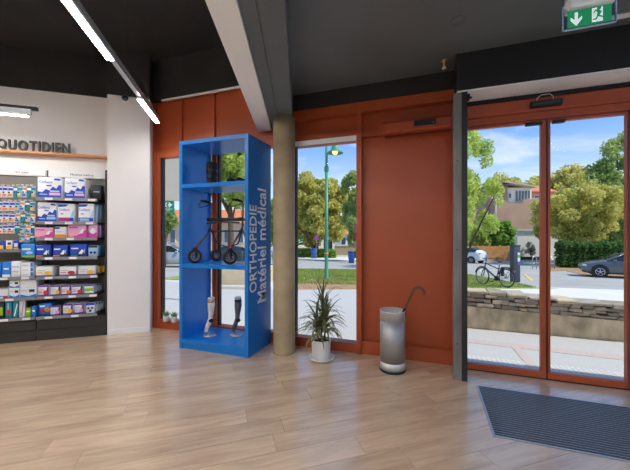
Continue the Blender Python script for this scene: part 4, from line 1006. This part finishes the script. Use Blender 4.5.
MB().tube([bbk, seat_t], .02, 8).tube([bbk, head_b], .036, 10).tube([head_b, head_t], .025, 8).tube([(.33, 0, .66), head_t], .022, 8).tube([(0, .05, Rw), bbk], .012, 6).tube([(0, -.05, Rw), bbk], .012, 6).tube([(0, .05, Rw), (.31, .02, .72)], .011, 6).tube([(0, -.05, Rw), (.31, -.02, .72)], .011, 6).build('frame', BFR, bk)
MB().tube([head_b, (WB-.06, .05, .52), (WB, .05, Rw)], .016, 7).tube([head_b, (WB-.06, -.05, .52), (WB, -.05, Rw)], .016, 7).build('fork', BLACK, bk)
MB().tube([head_t, (WB-.24, 0, 1.02)], .016, 7).tube([(WB-.42, .30, 1.06), (WB-.26, .20, 1.05), (WB-.22, 0, 1.03), (WB-.26, -.20, 1.05), (WB-.42, -.30, 1.06)], .013, 7).build('handlebar', BLACK, bk)
for s in (-1, 1): MB().tube([(WB-.36, .27*s, 1.055), (WB-.47, .32*s, 1.06)], .018, 7).build('grip', BLACK, bk)
MB().tube([seat_t, (.26, 0, .92)], .014, 7).build('seat_post', CHR, bk)
MB().sphere((.24, 0, .95), .12, 12, 8, (1.15, .75, .32)).build('saddle', M('brown_leather', (110, 70, 54), .6), bk)
MB().cbox(.12, .22, -.045, .045, .40, .74, .02).build('battery', BLACK, bk)
MB().cyl((.44, 0, .30), .09, .08, 'y', 16).build('motor', BLACK, bk)
MB().tube([(.44, .09, .30), (.44+.12, .09, .18)], .01, 6).cbox(.52, .62, .09, .18, .165, .185, .005).tube([(.44, -.09, .30), (.32, -.09, .42)], .01, 6).cbox(.27, .37, -.18, -.09, .41, .43, .005).build('crank', DARKM, bk)
MB().tube([(-.32, .05, .74), (.16, .05, .74)], .009, 6).tube([(-.32, -.05, .74), (.16, -.05, .74)], .009, 6).tube([(-.32, -.05, .74), (-.32, .05, .74)], .009, 6).tube([(-.2, .06, .74), (0, .06, Rw)], .008, 6).tube([(-.2, -.06, .74), (0, -.06, Rw)], .008, 6).build('rear_rack', BLACK, bk)
MB().cyl((-.37, 0, .62), .03, .02, 'x', 12).build('rear_light', M('red_reflector', (200, 30, 30), .3), bk)
MB().cyl((WB-.12, 0, .92), .035, .05, 'x', 12).build('front_light', CHR, bk)
MB().tube([(.15, .06, .30), (.08, .22, .0)], .010, 6).build('kickstand', DARKM, bk)

# cars
CGL = M('car_glass', (30, 36, 42), .08, spec=.8)
def car(name, label, loc, heading, paint, sz=1.0, L=1.0):
    t = thing(name, label, 'car', loc, heading)
    st = [(2.15, .36, .60, .63, .60, .50), (2.06, .24, .70, .74, .76, .62), (1.7, .2, .80, .84, .86, .74), (1.0, .2, .93, .98, .90, .80), (.30, .2, .96, 1.36, .90, .64), (-.35, .2, .97, 1.45, .90, .66), (-1.0, .2, .99, 1.42, .90, .64), (-1.70, .22, 1.02, 1.20, .88, .62), (-2.05, .28, .96, 1.0, .84, .72), (-2.15, .36, .82, .86, .74, .62)]
    body = MB(); glass = MB(); rings = []
    for (x, zl_, zb, zr, w, wr) in st:
        half = [(w*.86, zl_), (w, zl_+.14), (w*1.01, (zl_+zb)/2+.06), (w*.965, zb), (wr, zr-.045), (wr*.82, zr), (0, zr+.012)]
        ring = [(x*L, y_, z_*sz) for y_, z_ in half]+[(x*L, -y_, z_*sz) for y_, z_ in half[::-1][1:]]
        rings.append(ring)
    n = len(rings[0])
    for i in range(len(rings)-1):
        for k in range(n-1):
            q = [rings[i][k], rings[i][k+1], rings[i+1][k+1], rings[i+1][k]]
            side = k in (3, n-5); top = k in (4, 5, n-6, n-7+0)
            isg = (side and 3 <= i <= 6) or (i == 3 and k in (4, 5, n-7, n-6)) or (i == 6 and k in (4, 5, n-7, n-6))
            (glass if isg else body).add(q, [(0, 1, 2, 3)], True)
        body.add([rings[i][0], rings[i][-1], rings[i+1][-1], rings[i+1][0]], [(0, 1, 2, 3)])
    body.add(rings[0], [list(range(n))]); body.add(rings[-1], [list(range(n))[::-1]])
    body.build('body', paint, t); glass.build('windows', CGL, t)
    for s in (-1, 1):
        MB().tube([(.28*L, s*.65, 1.34*sz), (.95*L, s*.84, .97*sz)], .035, 6).build('pillar', paint, t)
        MB().tube([(-.42*L, s*.67, 1.40*sz), (-.42*L, s*.885, .98*sz)], .035, 6).build('pillar', BLACK, t)
        MB().cbox(.62*L, .78*L, min(s*.90, s*1.08), max(s*.90, s*1.08), .93*sz, 1.05*sz, .03).build('mirror', paint, t)
        for xw in (1.32, -1.32):
            MB().cyl((xw*L, s*.84, .36), .40, .16, 'y', 24).build('wheel_arch', BLACK, t)
            w = MB().torus((xw*L, s*.85, .33), .255, .078, 'y', 26, 8).build('wheel', RUBBER, t)
            mb = MB(); yo = s*.925
            for k in range(5):
                a = k*2*math.pi/5+.3; mb.tube([(xw*L, yo, .33), (xw*L+math.cos(a)*.22, yo, .33+math.sin(a)*.22)], .03, 6)
            mb.torus((xw*L, yo, .33), .21, .022, 'y', 20, 6).cyl((xw*L, yo, .33), .05, .03, 'y', 12); mb.build('rim', CHR, w)
        MB().cbox(1.86*L, 2.10*L, min(s*.50, s*.80), max(s*.50, s*.80), .60*sz, .70*sz, .03).build('headlight', M('headlight_glass', (210, 216, 222), .1), t)
        MB().cbox(-2.13*L, -2.02*L, min(s*.42, s*.80), max(s*.42, s*.80), .86*sz, .95*sz, .02).build('tail_light', MATS['red_reflector'], t)
    MB().box(2.11*L, 2.165*L, -.42, .42, .42*sz, .54*sz).build('grille', BLACK, t)
    MB().box(-2.165*L, -2.13*L, -.26, .26, .62*sz, .72*sz).build('number_plate', WHITE, t)
    return t
# grey car: front wheel at px 600; front points left in the picture
cw = GP(600, 277.3); hd = math.atan2(*(lambda a, b_: (b_[1]-a[1], b_[0]-a[0]))(c2w(0, 0), c2w(-1, .65)))
off = Vector((math.cos(hd)*1.32-math.sin(hd)*.85, math.sin(hd)*1.32+math.cos(hd)*.85, 0))
car('parked_car', 'grey car parked on the street by the dark hedge', (cw.x-off.x, cw.y-off.y, gz(cw.y)), hd, M('grey_car_paint', (104, 108, 114), .25, metal=.4, coat=.6), 1.02)
wc = CD(464, 33.5); hd2 = math.atan2(*(lambda b_: (b_[1], b_[0]))(c2w(-.65, 1)))
car('parked_car', 'white car seen from behind in front of the wooden fence', (wc.x, wc.y, gz(wc.y)), hd2, M('white_car_paint', (214, 218, 224), .25, coat=.6), 1.14)
dc = CD(238, 23); hd3 = math.atan2(*(lambda b_: (b_[1], b_[0]))(c2w(1, .25)))
car('parked_car', 'dark car parked on the street, seen through the blue case', (dc.x, dc.y, gz(dc.y)), hd3, M('dark_car_paint', (50, 56, 66), .25, metal=.3, coat=.6), 1.05)
dc = CD(168, 21)
car('parked_car', 'silver car parked on the street, seen at the left window edge', (dc.x, dc.y, gz(dc.y)), hd3, M('silver_car_paint', (170, 176, 184), .25, metal=.4, coat=.6), 1.05)

# ------------------------------------------------------------------ foliage
def leaves(name, parent, cen, rad, n, size, mat, squash=None):
    """cen (k,3), rad (k,3): leaves in the shells of blobs"""
    cen, rad = np.array(cen), np.array(rad); k = len(cen)
    wgt = rad[:, 0]*rad[:, 2]; pick = rng.choice(k, n, p=wgt/wgt.sum())
    u = rng.normal(size=(n, 3)); u /= np.linalg.norm(u, axis=1)[:, None]; r = rng.random(n)**.45
    P = cen[pick]+u*rad[pick]*r[:, None]
    a = rng.normal(size=(n, 3)); a /= np.linalg.norm(a, axis=1)[:, None]; b_ = np.cross(a, rng.normal(size=(n, 3))); b_ /= np.linalg.norm(b_, axis=1)[:, None]
    s = size*(.6+.8*rng.random(n))[:, None]
    V = np.stack([P-a*s, P+b_*s*.55, P+a*s, P-b_*s*.55], 1).reshape(-1, 3)
    me = bpy.data.meshes.new(name); me.vertices.add(4*n); me.vertices.foreach_set('co', V.ravel())
    me.loops.add(4*n); me.loops.foreach_set('vertex_index', np.arange(4*n)); me.polygons.add(n); me.polygons.foreach_set('loop_start', np.arange(n)*4)
    me.update(calc_edges=True); me.materials.append(mat); return stuff(obj(name, me, parent))
BARK = M('tree_bark', (96, 80, 64), .95, var=.3, vscale=6)
def tree(name, label, px, d, yt, yb, hpx, mat, n=9000, size=None, nb=22, cat='tree', grp=None, tpx=None, fill=.5, clear=None):
    base = CD(tpx or px, d); cx = (px-(tpx or px))*d/F
    t = thing(name, label, cat, base, YAW, grp)
    zt, zb = ZZ(yt, d)-base.z, max(.3, ZZ(yb, d)-base.z); hw_ = hpx*d/F; cz, rz = (zt+zb)/2, (zt-zb)/2
    cen, rad = [], []
    for i in range(nb):
        u = rng.normal(size=3); u /= np.linalg.norm(u); q = rng.random()**.4*(1-fill*.5)
        cen.append((cx+u[0]*hw_*q, u[1]*hw_*q*.8, cz+u[2]*rz*q)); f = fill*(.55+.5*rng.random())
        rad.append((hw_*f*.75, hw_*f*.75, min(rz, hw_*1.4)*f*.72))
    leaves('crown', t, cen, rad, n, size or d*.0058, mat)
    tr = max(.05, hw_*.06)
    MB().tube([(0, 0, -.1), (.02*hw_, 0, zb*.6), (cx*.5, 0, zb+.2*rz), (cx, 0, cz+.2*rz)], [tr*1.25, tr, tr*.8, tr*.3], 8).build('trunk', BARK, t)
    for i in range(5):
        c_ = cen[i*3 % nb]; z0 = zb*.7+.1*rz*i
        MB().tube([(cx*.3, 0, z0), ((cx*.3+c_[0])/2, c_[1]/2, (z0+c_[2])/2+.1), c_], [tr*.5, tr*.35, tr*.12], 6).build('branch', BARK, t)
    return t
LYG = leaf_mat('leaves_yellow_green', (166, 166, 76), (238, 228, 146), .5)
LG = leaf_mat('leaves_green', (126, 154, 84), (204, 216, 146), .5)
LLG = leaf_mat('leaves_light_green', (162, 188, 80), (230, 236, 150), .5)
LDG = leaf_mat('leaves_dark_green', (100, 132, 70), (176, 194, 120), .6)
LLA = leaf_mat('leaves_laurel', (94, 144, 62), (186, 214, 118), .9)
LHG = leaf_mat('leaves_hedge', (68, 100, 54), (120, 152, 88), 1.2)
tg = 'street trees outdoors'
tree('plane_tree', 'broad yellow-green plane tree behind the street lamp', 316, 42, 170, 252, 42, LYG, 28000, grp=tg, fill=.30, nb=100)
tree('street_tree', 'fresh green tree at the right edge of the plain window', 357, 33, 162, 256, 22, LG, 11000, grp=tg, fill=.32, nb=60)
tree('street_tree', 'pale green tree seen through the upper part of the blue case', 230, 30, 116, 218, 48, LLG, 22000, grp=tg, fill=.30, nb=90)
tree('street_tree', 'small green tree seen through the window beside the pier', 165, 20, 200, 244, 15, LG, 6000, grp=tg)
tree('street_tree', 'green tree hidden mostly by the concrete column', 279, 50, 180, 248, 26, LG, 9000, grp=tg)
tree('locust_tree', 'light yellow-green tree just right of the grey steel post', 464, 23, 114, 256, 40, LLG, 18000, size=.095, grp=tg, fill=.24, nb=90)
tree('street_tree', 'yellow-green treetop rising behind the brown house, left one', 503, 84, 164, 235, 26, LYG, 8000, grp=tg, fill=.5, nb=30)
tree('street_tree', 'yellow-green treetop rising behind the door stiles', 535, 78, 168, 235, 26, LYG, 8000, grp=tg, fill=.5, nb=30)
tree('street_tree', 'yellow-green treetop above the tiled roof at the right', 570, 72, 162, 240, 30, LYG, 10000, grp=tg, fill=.5, nb=34)
tree('street_tree', 'large grey-green tree towering at the right door edge', 624, 34, 132, 258, 42, LG, 24000, grp=tg, fill=.26, nb=110)
tree('street_tree', 'leafy tree with yellowing leaves over the dark hedge', 576, 30, 174, 246, 44, LYG, 15000, size=.14, grp=tg, tpx=564, fill=.25, nb=100)
tree('street_tree', 'dark green tree between the yellowing tree and the large one', 602, 37, 168, 260, 36, LG, 16000, grp=tg, fill=.34, nb=60)
tree('young_tree', 'small yellow-green tree in front of the pale garage wall', 545, 34, 200, 243, 16, LYG, 3500, grp=tg, fill=.36, nb=30)
tree('laurel_bush', 'round green laurel bush behind the wooden fence', 499, 40.5, 212, 258, 19, LLA, 13000, cat='bush', fill=.5, nb=34)
tree('laurel_bush', 'lighter laurel bush behind the white car', 475, 40.5, 218, 258, 17, LLG, 9000, cat='bush', fill=.5, nb=30)
def hedge(name, label, px0, px1, d0_, d1_, ytop, mat, n, dep=1.0, size=None):
    a, b_ = CD(px0, d0_), CD(px1, d1_); t = thing(name, label, 'hedge', a, math.atan2(b_.y-a.y, b_.x-a.x)); L = (b_-a).length
    h = ZZ(ytop, (d0_+d1_)/2)-a.z; m_ = max(4, int(L/.5)); cen, rad = [], []
    for i in range(m_):
        for j in range(3): cen.append((L*(i+.5)/m_, dep/2, h*(.18+.3*j)+random.uniform(-.05, .05))); rad.append((L/m_*.8, dep*.5, h*.22))
    leaves('foliage', t, cen, rad, n, size or d0_*.0045, mat)
    for i in range(0, m_, 2): MB().tube([(L*(i+.5)/m_, dep/2, -.1), (L*(i+.5)/m_, dep/2, h*.8)], .03, 5).build('stem', BARK, t)
    return t
hedge('dark_hedge', 'tall dark green hedge behind the grey car', 562, 650, 26.5, 25.5, 241, LHG, 16000, 1.2)
hedge('clipped_hedge', 'low clipped hedge across the street behind the lamp post', 285, 333, 44, 40, 249, LLA, 9000, .9)

hedge('far_treeline', 'distant line of dark treetops along the horizon', 100, 690, 88, 84, 226, LDG, 16000, 4, .45)
# ------------------------------------------------------------------ buildings
def house(name, label, d, cat='house'):
    X_, Y_ = c2w(0, d); t = thing(name, label, cat, (X_, Y_, 0), YAW); return t
def hb_(t, d, part, px0, px1, yt, yb, y0, y1, mat):
    q = lambda px: (px-HX)/F*d
    return MB().box(q(px0), q(px1), y0, y1, (ZZ(yb, d) if yb else -2.6), ZZ(yt, d)).build(part, mat, t)
BRN = M('brown_render', (184, 148, 124), .9, var=.12, vscale=.5); CRM = M('cream_render', (242, 234, 220), .9); ROOFO = M('orange_tiles', (204, 126, 82), .9, var=.2, vscale=3); EAV = M('pale_eaves', (196, 176, 156), .9)
WIN = M('dark_window', (90, 100, 112), .15); WFR = M('window_white', (226, 226, 224), .6)
D = 52; t = house('brown_house', 'tall brown rendered house with a cream glazed upper room', D)
q = lambda px: (px-HX)/F*D
hb_(t, D, 'side_wall', 466, 495, 206, None, 1, 9, BRN)
hb_(t, D, 'tower', 493, 507.5, 186, None, 0, 9, BRN)
MB().prism([(q(507.5), -2.6), (q(566), -2.6), (q(566), ZZ(193, D)), (q(540), ZZ(197.5, D)), (q(507.5), ZZ(203.5, D))], 0, 8, 'y').build('front_wall', BRN, t)
hb_(t, D, 'upper_room', 507.5, 534, 187, 204.5, .6, 8, CRM)
MB().add([(q(502), -.8, ZZ(181.5, D)), (q(534), -.8, ZZ(186.5, D)), (q(534), 9, ZZ(186.5, D)), (q(502), 9, ZZ(181.5, D)), (q(502), -.8, ZZ(183, D)), (q(534), -.8, ZZ(188, D)), (q(534), 9, ZZ(188, D)), (q(502), 9, ZZ(183, D))], [(0, 1, 2, 3), (4, 7, 6, 5), (0, 4, 5, 1), (1, 5, 6, 2), (2, 6, 7, 3), (3, 7, 4, 0)]).build('roof', EAV, t)
hb_(t, D, 'roof', 491, 508, 184.5, 186.3, -.5, 9, M('grey_edge', (110, 100, 94), .9))
for i in range(5):
    w = hb_(t, D, 'window', 517.3+i*3.1, 520+i*3.1, 190, 201.5-i*.7, .5, .62, WFR); hb_(t, D, 'pane', 517.7+i*3.1, 519.6+i*3.1, 190.6, 201-i*.7, .47, .52, WIN).parent = w
w = hb_(t, D, 'window', 510.2, 513.4, 192, 199.5, .5, .62, WFR); hb_(t, D, 'pane', 510.8, 512.8, 193.2, 197.6, .47, .52, WIN).parent = w
hb_(t, D, 'vent', 502.2, 503.4, 195, 198.5, -.05, .05, WIN)
MB().cyl((q(495), -.15, (ZZ(186, D)+ZZ(226, D))/2), .12, ZZ(186, D)-ZZ(226, D), 'z', 8).build('downpipe', WFR, t)
D = 62; t = house('tiled_house', 'orange-tiled house behind the brown one', D); q = lambda px: (px-HX)/F*D
hb_(t, D, 'wall', 530, 560, 190, None, 0, 8, M('salmon_render', (214, 150, 120), .9))
MB().prism([(-.8, ZZ(192, D)), (4, ZZ(182.5, D)), (8.8, ZZ(192, D))], q(528), q(556), 'x').build('roof', ROOFO, t)
w = hb_(t, D, 'window', 534, 541, 195, 200, -.06, .02, WFR); hb_(t, D, 'pane', 534.6, 540.4, 195.6, 199.6, -.1, -.05, WIN).parent = w
D = 42; t = house('garage', 'pale garage wall behind the charging bollard', D, 'garage'); q = lambda px: (px-HX)/F*D
hb_(t, D, 'wall', 517.5, 563, 231, None, 0, 5, CRM)
hb_(t, D, 'coping', 516.5, 563.5, 229, 231, -.2, 5.2, M('coping', (206, 198, 186), .9))
hb_(t, D, 'planter_board', 519, 541, 256.5, None, -.5, -.3, M('dark_green_board', (48, 72, 52), .8))
tree('young_tree', 'bare grey shrub against the pale garage wall', 531, 41, 240, 260, 7, leaf_mat('leaves_dry', (196, 184, 164), (226, 216, 198), 1), 500, size=.14, grp=tg, fill=.4)
D = 42; t = house('white_house', 'white gabled house half hidden above the dark hedge', D); q = lambda px: (px-HX)/F*D
MB().prism([(q(572), -2.6), (q(604), -2.6), (q(604), ZZ(236, D)), (q(598), ZZ(230.5, D)), (q(584), ZZ(229.5, D)), (q(572), ZZ(231, D))], 0, 6, 'y').build('wall', M('white_render', (240, 238, 234), .9), t)
hb_(t, D, 'pier', 582.5, 585.5, 229, None, -.3, 0, MATS['coping'])
D = 62; t = house('cottage', 'white cottage with an orange roof beyond the street lamp', D); q = lambda px: (px-HX)/F*D
hb_(t, D, 'wall', 324, 350, 233, None, 0, 6, M('white_render', (240, 238, 234), .9))
MB().add([(q(324), -.8, ZZ(234, D)), (q(352), -.8, ZZ(234, D)), (q(346), 4, ZZ(220, D)), (q(331), 4, ZZ(220, D)), (q(324), 8, ZZ(234, D)), (q(352), 8, ZZ(234, D))], [(0, 1, 2, 3), (1, 5, 2), (5, 4, 3, 2), (4, 0, 3), (0, 4, 5, 1)]).build('roof', ROOFO, t)
for px in (329, 341):
    w = hb_(t, D, 'window', px, px+5, 237, 245, -.08, .02, WFR); hb_(t, D, 'pane', px+.6, px+4.4, 237.6, 244.4, -.12, -.06, WIN).parent = w
D = 52; t = house('street_wall', 'low pale stone wall in front of the cottage', D, 'wall')
hb_(t, D, 'wall', 334.5, 362, 246, None, 0, .4, CONC); hb_(t, D, 'coping', 334, 362, 245, 246, -.1, .5, MATS['coping'])
hb_(t, D, 'wall', 285, 322, 246, None, 0, .4, CRM); 
D = 51; t = house('garden_gate', 'dark grey garden gate between pale pillars', D, 'gate')
q = lambda px: (px-HX)/F*D
hb_(t, D, 'pillar', 321, 323.5, 236, None, 0, .5, CRM); hb_(t, D, 'pillar', 332.5, 334.5, 236, None, 0, .5, CRM)
hb_(t, D, 'gate_leaf', 323.6, 327.8, 238, 255.5, .2, .3, SLATE); hb_(t, D, 'gate_leaf', 328.2, 332.4, 240, 255.5, .2, .3, SLATE)
D = 40; t = house('long_house', 'long house with orange tiles seen through the blue case', D)
q = lambda px: (px-HX)/F*D
hb_(t, D, 'wall', 150, 246, 222, None, 0, 6, M('beige_render', (216, 196, 174), .9))
MB().prism([(-.7, ZZ(223, D)), (3, ZZ(208, D)), (6.7, ZZ(223, D))], q(148), q(248), 'x').build('roof', ROOFO, t)
for px in (224, 238, 170): 
    w = hb_(t, D, 'window', px, px+6, 229, 243, -.08, .02, WFR); hb_(t, D, 'pane', px+.7, px+5.3, 229.8, 242.4, -.12, -.06, WIN).parent = w
# wooden fence
D = 38.5; t = house('wooden_fence', 'orange-brown wooden board fence behind the white car', D, 'fence'); q = lambda px: (px-HX)/F*D
mb = MB(); x = q(455)
while x < q(512): mb.box(x, x+.17, random.uniform(0, .015), .035, -2.2, ZZ(246, D)+random.uniform(-.03, .03)); x += .18
stuff(mb.build('boards', M('orange_wood', (206, 146, 88), .8, var=.2, vscale=2), t))
for px in range(456, 513, 11): MB().box(q(px), q(px)+.12, .04, .16, -2.2, ZZ(245, D)).build('fence_post', MATS['orange_wood'], t)
# railing seen through the case
D = 19.5; a0 = CD(200, D); t = thing('street_railing', 'grey metal street railing seen through the blue case', 'railing', a0, YAW)
RL_ = 5.2
for z in (.25, 1.05): MB().tube([(0, 0, z), (RL_, 0, z)], .025, 6).build('rail', SLATE, t)
for i in range(5): MB().tube([(i*RL_/4, 0, -.1), (i*RL_/4, 0, 1.1)], .035, 6).build('railing_post', SLATE, t)
mb = MB()
for i in range(50): mb.tube([(i*RL_/50, 0, .25), (i*RL_/50, 0, 1.05)], .010, 4)
stuff(mb.build('balusters', SLATE, t))
# concrete planter bench
pc = GP(229, 289)
t = thing('concrete_planter', 'low concrete planter block on the pavement seen through the blue case', 'planter', pc, .25)
MB().cbox(-1.3, 1.1, .12, 1.1, -.1, .62, .03).build('block', M('beige_concrete', (206, 188, 158), .9, var=.08, vscale=3), t)
MB().cbox(-1.5, 1.3, -.05, 1.3, -.12, .10, .02).build('kerb', M('kerb_concrete', (190, 190, 188), .9), t)
# shop sign board outside the left window
D = 7.0; X_, Y_ = c2w(0, D); t = thing('shop_sign_board', 'beige sign board with a green shop sign outside the left window', 'sign', (X_, Y_, gz(Y_)), YAW); q = lambda px: (px-HX)/F*D; zo = gz(Y_)
MB().box(q(150), q(206), 0, .12, ZZ(200.5, D)-zo, 3.9).build('board', M('beige_board', (214, 206, 190), .8), t)
for px in (150, 204): MB().box(q(px), q(px)+.08, .02, .10, -.1, ZZ(200.5, D)-zo).build('leg', ALU, t)
gp = MB().box(q(155), q(174), -.02, .02, ZZ(212.5, D)-zo, ZZ(201, D)-zo).build('green_panel', M('sign_green', (16, 140, 110), .5), t)
cxq, czq = q(168.5), ZZ(205, D)-zo; SW = M('sign_white', (240, 244, 242), .5)
MB().prism([(cxq-.10, czq), (cxq-.03, czq+.055), (cxq-.012, czq+.055), (cxq-.05, czq), (cxq-.012, czq-.055), (cxq-.03, czq-.055)], -.024, -.02, 'y').build('emblem', SW, gp)
MB().prism([(cxq+.10, czq), (cxq+.03, czq-.055), (cxq+.012, czq-.055), (cxq+.02, czq-.02), (cxq-.005, czq-.02), (cxq-.005, czq+.02), (cxq+.02, czq+.02), (cxq+.012, czq+.055), (cxq+.03, czq+.055)], -.024, -.02, 'y').build('emblem', SW, gp)
obj('lettering', fit_text('Carrefour', .20, .035, SW, .002), gp, (cxq-.10, -.022, czq-.105)); obj('lettering', fit_text('city', .08, .035, SW, .002), gp, (cxq-.04, -.022, czq-.15))
# boards on a post, right edge of the plain window
D = 15; pb_ = CD(361.5, D); t = thing('board_post', 'post with brown, red and green boards at the right edge of the plain window', 'sign', pb_, YAW)
MB().box(-.06, .06, -.06, .06, -.1, ZZ(215, D)-pb_.z).build('post', M('brown_post', (96, 70, 56), .8), t)
for i, (ya, yb_, c_) in enumerate(((223, 231, (112, 84, 66)), (232.5, 239, (120, 36, 40)), (241, 248, (128, 112, 92)), (251, 258, (40, 84, 56)))):
    MB().box(-.36, -.06, -.03, .03, ZZ(yb_, D)-pb_.z, ZZ(ya, D)-pb_.z).build('board', M('board_%d' % i, c_, .7), t)
# small street furniture
sp2 = CD(316.5, 38); t = thing('parking_sign', 'round purple and red parking sign on a thin post across the street', 'sign', sp2, YAW); zz_ = ZZ(237.5, 38)-sp2.z
MB().tube([(0, 0, -.1), (0, 0, zz_+.3)], .03, 6).build('post', ALU, t); MB().cyl((0, -.05, zz_), .30, .03, 'y', 20).build('plate', M('sign_red', (196, 60, 90), .5), t); MB().cyl((0, -.07, zz_), .21, .02, 'y', 20).build('plate_centre', M('sign_violet', (110, 90, 190), .5), t)
for px, lab in ((313.5, 'blue bin by the hedge across the street'), (351.5, 'blue bin by the green tree across the street')):
    p = CD(px, 39 if px < 330 else 30); t = thing('street_bin', lab, 'bin', p, YAW); h_ = 1.2 if px < 330 else 1.1
    MB().lathe([(.26, 0), (.34, h_*.85), (.34, h_*.9)], 14).build('bin_body', M('bin_blue', (40, 90, 180), .5), t); MB().lathe([(.36, h_*.9), (.34, h_), (0, h_*1.05)], 14).build('bin_lid', M('bin_blue_dark', (30, 70, 150), .5), t)
for px, d_, lab in ((534.5, 25, 'grey metal hoop stand left of the door stile'), (552.5, 25, 'grey metal hoop stand right of the door stile')):
    p = CD(px, d_); t = thing('bike_hoop', lab, 'bike stand', p, YAW+.5)
    MB().tube([(-.3, 0, -.05), (-.3, 0, .8), (-.2, 0, .95), (.2, 0, .95), (.3, 0, .8), (.3, 0, -.05)], .035, 8).build('hoop', ALU, t); MB().tube([(-.3, 0, .45), (.3, 0, .45)], .025, 6).build('cross_bar', ALU, t)
